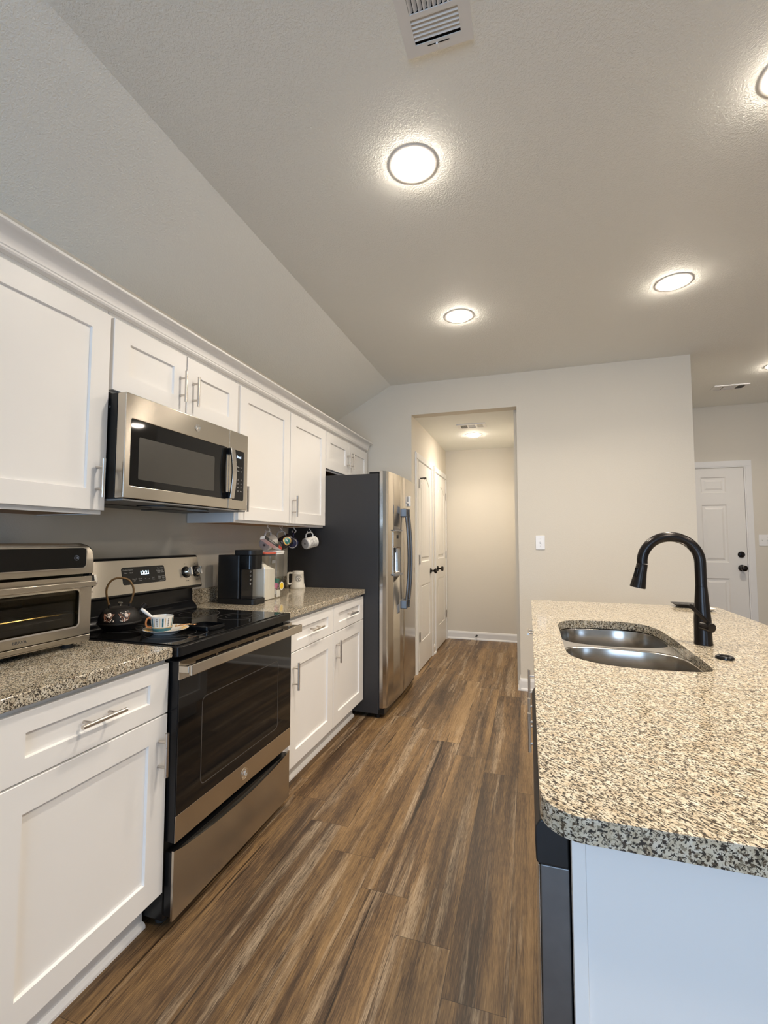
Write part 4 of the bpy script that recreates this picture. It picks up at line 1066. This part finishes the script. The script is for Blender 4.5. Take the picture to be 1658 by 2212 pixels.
# ------------------------------------------------------------------ island
IX0, IX1, IY0, IY1 = 1.150, 2.102, -.6085, 1.6405
BX = 1.192; DXF = 1.168
cut = smooth_loop([(1.251, .46), (1.253, .66), (1.2545, .815), (1.263, .874), (1.285, .930), (1.335, .968), (1.42, .980), (1.515, .985), (1.590, .950), (1.622, .890), (1.637, .80), (1.638, .65), (1.636, .478), (1.634, .335), (1.628, .250), (1.613, .215), (1.585, .200), (1.520, .192), (1.457, .187), (1.38, .194), (1.322, .218), (1.283, .252), (1.262, .290), (1.252, .345)], 4)
t = thing('island_countertop', 'large speckled granite island worktop around the sink', 'countertop', (1.63, .5, .8805))
mb = MB(); mb.holed(rrect(IX0, IX1, IY0, IY1, [.02, .02, .055, .055], 8), [cut], TZ, .8808, .914)
mb.build('slab', M['granite'], t, bevel=.005, seg=3, ang=30)
# sink: steel flange with two bowls
t = thing('sink', 'stainless double-bowl undermount sink in the granite island', 'sink', (1.45, .58, .66))
def grow(lp, d):
    cx_ = sum(p[0] for p in lp)/len(lp); cy_ = sum(p[1] for p in lp)/len(lp); out = []
    n_ = len(lp)
    for i in range(n_):
        a_ = Vector(lp[i-1]); b_ = Vector(lp[(i+1) % n_]); tn = (b_-a_).normalized(); nr = Vector((tn.y, -tn.x))
        if nr.dot(Vector(lp[i])-Vector((cx_, cy_))) < 0: nr = -nr
        out.append((lp[i][0]+nr.x*d, lp[i][1]+nr.y*d))
    return out
bowlA = smooth_loop([(1.258, .72), (1.257, .83), (1.270, .905), (1.300, .955), (1.350, .978), (1.43, .988), (1.52, .990), (1.590, .962), (1.630, .905), (1.642, .82), (1.640, .74), (1.618, .668), (1.55, .632), (1.45, .620), (1.36, .626), (1.290, .655)], 4)
bowlB = smooth_loop([(1.256, .44), (1.262, .535), (1.300, .580), (1.38, .598), (1.47, .596), (1.56, .575), (1.620, .525), (1.641, .44), (1.640, .33), (1.628, .235), (1.59, .195), (1.52, .184), (1.45, .180), (1.37, .188), (1.305, .220), (1.266, .275), (1.254, .35)], 4)
MB().holed(grow(cut, .022), [grow(bowlA, .0005), grow(bowlB, .0005)], TZ, .8770, .8803).build('flange', M['steelF'], t, smooth=False)
for nm, lp, dep in (('rear_bowl', bowlA, .20), ('front_bowl', bowlB, .20)):
    mb = MB(); rows = []
    prof_ = [(0, .8785), (-.002, .873), (-.006, .80), (-.010, .70), (-.022, .685), (-.045, .678)]
    cx_ = sum(p[0] for p in lp)/len(lp); cy_ = sum(p[1] for p in lp)/len(lp)
    for d, z in prof_: rows.append([mb.bm.verts.new((u, v, z)) for u, v in grow(lp, d)])
    for A, B in zip(rows, rows[1:]):
        for i in range(len(lp)): mb.bm.faces.new((A[i], A[(i+1) % len(lp)], B[(i+1) % len(lp)], B[i]))
    cv_ = mb.bm.verts.new((cx_, cy_, .674))
    for i in range(len(lp)): mb.bm.faces.new((rows[-1][i], rows[-1][(i+1) % len(lp)], cv_))
    b_ = mb.build(nm, M['steelX'], t, ang=60)
    so = b_.modifiers.new('sheet', 'SOLIDIFY'); so.thickness = .0012; so.offset = -1
    MB().lathe([(.040, .0035), (.034, .0015), (.030, .0035), (0, .0035)], (cx_, cy_, .6745), seg=28).build('drain', M['chrome'], b_)
# faucet
FX, FY = 1.713, .590
t = thing('faucet', 'oil-rubbed bronze pull-down faucet with arched neck beside the sink', 'faucet', (FX, FY, .9142))
MB().lathe([(0, .9142), (.0285, .9142), (.0285, .918), (.0270, .93), (.0262, 1.00), (.0225, 1.05), (.0186, 1.105), (.0180, 1.113), (0, 1.113)], (FX, FY, 0), seg=36).build('pedestal', M['bronze'], t)
R_ = .0905; cxa, cza = FX-R_, 1.196
pts = [(FX, FY, 1.1135), (FX, FY, 1.14), (FX, FY, 1.17)] + [(cxa+R_*math.cos(rad(a_)), FY, cza+R_*math.sin(rad(a_))) for a_ in range(0, 187, 8)]
MB().tube(pts, .0176, 20).build('neck', M['bronze'], t)
p_end = Vector(pts[-1]); dirh = Vector((-.20, 0, -.98)).normalized()
hd = MB().lathe([(0, 0), (.0178, 0), (.0184, .004), (.0196, .030), (.0245, .072), (.0260, .086), (.0240, .088), (0, .086)], p_end+dirh*.0005, dirh, 28).build('spray_head', M['bronze'], t)
sd = Vector((-.75, -.66, .15))
cs = p_end+dirh*.034; n1 = (sd-dirh*sd.dot(dirh)).normalized(); s2 = dirh.cross(n1)
MB().prism(rrect(-.007, .007, -.018, .018, .006), lambda u, v, w_: tuple(cs+s2*u+dirh*v+n1*w_), .014, .0248).build('spray_button', M['blkgloss'], hd, bevel=.002)
h0 = Vector((1.7035, .565, .983)); h1 = Vector((1.7185, .535, .981))
hdir = (h1-h0).normalized()
hub = MB().lathe([(0, 0), (.0145, 0), (.0145, .012), (.0155, .013), (.0155, .030), (.0165, .034), (.0150, .040), (0, .041)], h0, hdir, 28).build('valve_hub', M['bronze'], t)
lv = MB(); la = h0+hdir*.028+Vector((0, 0, .012)); lb_ = Vector((1.656, .520, 1.056))
lv.tube([la.lerp(lb_, i/6) for i in range(7)], [.0075, .0072, .0068, .0065, .0066, .0068, .005], 12, flat=.6); lv.build('lever', M['bronze'], t)
t = thing('air_switch', 'round black push button set in the granite beside the faucet', 'button', (1.705, .387, .9142))
MB().lathe([(0, 0), (.0248, 0), (.0245, .005), (.0205, .0085), (.0135, .0075), (.0120, .0055), (0, .0055)], (1.705, .387, .9142), seg=32).build('button_body', M['blkgloss'], t)
t = thing('tray', 'small black woven tray at the far edge of the island', 'tray', (1.932, 1.595, .9142))
mb = MB()
tp = [rrect(1.905, 1.985, 1.555, 1.625, .010), rrect(1.880, 2.005, 1.532, 1.640, .014)]
mb.prism(tp[0], TZ, .9142, .9165)
n_ = len(tp[0])
A = [mb.bm.verts.new((u, v, .9155)) for u, v in tp[0]]; B = [mb.bm.verts.new((u, v, .9335)) for u, v in tp[1]]; D_ = [mb.bm.verts.new((u, v, .9335)) for u, v in grow(tp[1], -.004)]; E_ = [mb.bm.verts.new((u, v, .9166)) for u, v in grow(tp[0], -.002)]
for P_, Q_ in ((A, B), (B, D_), (D_, E_)):
    for i in range(n_): mb.bm.faces.new((P_[i], P_[(i+1) % n_], Q_[(i+1) % n_], Q_[i]))
mb.build('tray_body', mat('black_woven_tray', (.018, .015, .013), .4, var=.6, vscale=260, bump=.6, bscale=260), t)
t = thing('dish', 'shallow white dish behind the faucet on the island', 'dish', (1.998, 1.470, .9142))
MB().lathe([(0, 0), (.024, 0), (.045, .012), (.0455, .0135), (.043, .0135), (.024, .003), (0, .003)], (1.998, 1.470, .9142), seg=36).build('dish_body', M['ceramic'], t)

# island cabinets (fronts face the range)
TI = TXN(DXF)
def island_cabinet(label, y0, y1, doors, drawers, group=None):
    t = thing('island_cabinet', label, 'cabinet', (1.48, (y0+y1)/2, 0), group)
    wl_ = .02; mb = MB()
    mb.box(BX, 1.78, y0, y0+.016, .115, .8800).box(BX, 1.78, y1-.016, y1, .115, .8800).box(1.764, 1.78, y0+.016, y1-.016, .115, .8800).box(BX, 1.764, y0+.016, y1-.016, .115, .131)
    mb.box(BX, BX+.018, y0+.016, y1-.016, .840, .8800)
    mb.build('body', M['white'], t, smooth=False)
    MB().box(BX+.07, BX+.078, y0, y1, 0, .1145).build('toe_kick', M['trimw'], t)
    for (a_, b_) in drawers:
        d = MB().shaker(TI, a_, b_, .702, .863, th=.0235, st=.0765, rl=.0505).build('drawer', M['white'], t, smooth=False)
        if len(drawers) == 1: bar_pull(d, 'u', ((a_+b_)/2, .7825), TI, out=.036)
    for (a_, b_, hy) in doors:
        d = MB().shaker(TI, a_, b_, .128, .697, th=.0235, st=.0765, rl=.074).build('door', M['white'], t, smooth=False)
        bar_pull(d, 'v', (hy, .572), TI, out=.036)
    return t
island_cabinet('white two-door island cabinet under the sink', .060, 1.060, [(.065, .597, .520), (.603, 1.055, .685)], [(.065, .597), (.603, 1.055)])
island_cabinet('white single-door island cabinet nearest the far wall', 1.064, 1.600, [(1.069, 1.595, 1.112)], [(1.069, 1.595)])
# dishwasher at the near end of the island
t = thing('dishwasher', 'dishwasher at the near end of the island, black top edge', 'dishwasher', (1.47, -.27, 0))
MB().box(1.192, 1.76, -.555, .052, .10, .872).build('tub', M['dkgrey'], t, smooth=False)
MB().box(1.25, 1.26, -.555, .052, .002, .0995).build('kick_plate', M['blk'], t)
dd = MB().box(1.149, 1.1885, -.560, .054, .105, .814).build('door', M['dishw'], t, bevel=.002)
MB().box(1.1462, 1.1488, -.558, .053, .108, .812).build('door_skin', M['steelH'], dd, bevel=.001)
mb = MB(); mb.prism([(1.1885, .8145), (1.146, .8145), (1.1435, .820), (1.1425, .845), (1.1435, .866), (1.150, .8765), (1.1885, .8785)], lambda u, v, w_: (u, w_, v), -.562, .055)
mb.build('control_strip', M['blkplastic'], t, bevel=.003, seg=3)
# white end panel of the island: stile + recessed panel
t = thing('island_end', 'white end panel of the island facing the camera', 'panel', (1.49, -.572, 0))
MB().box(1.1895, 1.207, -.585, -.5655, .0, .880).build('stile', M['white'], t, bevel=.001)
MB().box(1.2073, 1.782, -.580, -.5655, .0, .880).build('end_board', M['white'], t, bevel=.0008)
MB().box(1.7815, 1.80, -.5645, 1.60, .0, .880).build('back_board', M['white'], t)

# ------------------------------------------------------------------ ceiling fittings
def downlight(label, x, y, z=ZC, k=1.0):
    t = thing('recessed_light', label, 'ceiling light', (x, y, z), 'recessed ceiling lights')
    MB().lathe([(.0750, -.0005), (.0970, -.0005), (.0970, -.0014), (.0940, -.0027), (.0750, -.0030)], (x, y, z), seg=48, closed=True).build('trim_ring', M['whitep'], t)
    MB().lathe([(.0745, -.0012), (.0740, -.0036), (.0700, -.0092), (.058, -.0152), (.040, -.0190), (.022, -.0208), (0, -.0215)], (x, y, z), seg=40).build('lens', M['lens'], t)
    l = bpy.data.lights.new('led_beam', 'AREA'); l.shape = 'DISK'; l.size = .14; l.energy = BEAM_POWER*k; l.color = LED; l.spread = rad(BEAM_SPREAD)
    o = bpy.data.objects.new('led_beam', l); C.objects.link(o); o.parent = t; o.location = (0, 0, -.0232)
    return t
downlight('lit recessed ceiling light above the aisle, largest in view', .731, .400)
downlight('lit recessed ceiling light between the far wall and the aisle light', .727, 1.686)
downlight('lit recessed ceiling light above the far end of the island', 1.965, 1.655)
downlight('lit recessed ceiling light cut off by the upper right edge', 1.972, .400)
downlight('lit recessed light on the foyer ceiling at the right edge', 3.185, 3.345, ZC, .8)
downlight('lit recessed light on the hall ceiling', .572, 3.875, 2.4561, .72)
downlight('added unseen ceiling light over the island behind the camera', 1.972, -.886)  # unseen lamp, continues the ceiling grid to add light to the room
downlight('added unseen ceiling light over the living area beyond the island', 3.21, .400)  # unseen lamp added so its bounce brightens the ceiling
downlight('added unseen ceiling light over the living area behind the camera', 3.21, -.886)  # also added out of view, to lift the ceiling and walls
def grille(mb, T, u0, u1, v0, v1, n, along, tilt):
    for k in range(n):
        if along == 'v':
            a_ = u0+(u1-u0)*(k+.5)/n; d = (u1-u0)/n*.42
            mb.prism([(a_-d, v0), (a_-d+.0012, v0), (a_-d+.0012, v1), (a_-d, v1)], lambda u, v, w_: T(u+w_*tilt, v, w_), .000, .0082)
        else:
            a_ = v0+(v1-v0)*(k+.5)/n; d = (v1-v0)/n*.42
            mb.prism([(u0, a_-d), (u1, a_-d), (u1, a_-d+.0012), (u0, a_-d+.0012)], lambda u, v, w_: T(u, v+w_*tilt, w_), .000, .0082)
def vent(label, x0, x1, y0, y1, z, holes, rot=False):
    """register facing down; holes: (x0,x1,y0,y1,n,along,tilt)"""
    t = thing('air_vent', label, 'vent', ((x0+x1)/2, (y0+y1)/2, z))
    T = lambda u, v, w_: (u, v, z-.0098+w_)
    mb = MB(); mb.holed([(x0, y0), (x1, y0), (x1, y1), (x0, y1)], [[(a_, c), (b_, c), (b_, d), (a_, d)] for a_, b_, c, d, *_ in holes], lambda u, v, w_: (u, v, z-w_), .0075, .0100)
    ob = [((x0, x1), (y0, y0+.002)), ((x0, x1), (y1-.002, y1)), ((x0, x0+.002), (y0+.002, y1-.002)), ((x1-.002, x1), (y0+.002, y1-.002))]
    for (xa, xb), (ya, yb) in ob: mb.box(xa, xb, ya, yb, z-.0075, z-.0006)
    fr = mb.build('frame', M['plate'], t, smooth=False)
    MB().box(x0+.003, x1-.003, y0+.003, y1-.003, z-.0012, z-.0006).build('duct_opening', M['shadowgap'], t)
    for a_, b_, c, d, n, al, tl in holes:
        mb = MB(); grille(mb, T, a_, b_, c, d, n, al, tl); mb.build('louvers', M['plate'], fr, smooth=False)
    return t
t = vent('white ceiling air vent at the top edge above the aisle', .814, 1.013, -.36, .002, ZC, [(.846, .980, -.100, -.030, 6, 'u', -1.1), (.846, .980, -.250, -.112, 10, 'v', 1.1), (.846, .980, -.330, -.262, 6, 'u', 1.1)])
MB().box(.905, .911, -.0225, -.0105, ZC-.0180, ZC-.0103).build('damper_lever', M['plate'], t)
MB().box(.880, .945, -.0215, -.0185, ZC-.0106, ZC-.0102).build('lever_slot', M['shadowgap'], t)
vent('white ceiling air vent in the hall beside the hall light', .455, .745, 3.36, 3.54, 2.4561, [(.490, .555, 3.39, 3.51, 6, 'v', -1.1), (.570, .640, 3.39, 3.51, 6, 'u', -1.1), (.655, .715, 3.39, 3.51, 6, 'v', 1.1)])
vent('white ceiling air vent in the foyer above the entry door', 2.875, 3.165, 3.80, 3.95, ZC, [(2.90, 2.965, 3.825, 3.925, 6, 'v', -1.1), (2.98, 3.06, 3.825, 3.925, 6, 'u', -1.1), (3.075, 3.14, 3.825, 3.925, 6, 'v', 1.1)])

# ------------------------------------------------------------------ wall plates, door stop
def switch(label, xs, xc, z, y):
    n = len(xs); wd = .038*n+.036
    t = thing('light_switch', label, 'light switch', (xc, y, z))
    MB().prism(rrect(xc-wd/2, xc+wd/2, z-.060, z+.060, .004), TYN(y), .0006, .006).build('plate', M['plate'], t, bevel=.0015)
    for x in xs:
        MB().prism([(x-.004, z-.009), (x+.004, z-.009), (x+.004, z+.009), (x-.004, z+.009)], TYN(y), .0061, .0075).build('toggle_slot', M['lgrey'], t)
        MB().prism([(x-.003, z-.002), (x+.003, z-.002), (x+.003, z+.007), (x-.003, z+.007)], TYN(y), .0076, .016).build('toggle', M['plate'], t)
    MB().cyl((xc, y-.0061, z+.030), (xc, y-.0072, z+.030), .0028, seg=10).cyl((xc, y-.0061, z-.030), (xc, y-.0072, z-.030), .0028, seg=10).build('screws', M['lgrey'], t)
switch('white single light switch on the far wall beside the doorway', [1.237], 1.237, 1.252, YW)
switch('white three-gang light switch right of the entry door', [3.515, 3.560, 3.605], 3.560, 1.272, YF)
t = thing('door_stop', 'small black door stop on the hall baseboard', 'door stop', (.50, HY-.02, .055))
MB().lathe([(0, 0), (.012, 0), (.012, .004), (.005, .006), (.005, .055), (.010, .056), (.010, .070), (0, .070)], (.49, HY-.0145, .055), (0, -1, 0), 16).build('stop_body', M['bronze'], t)
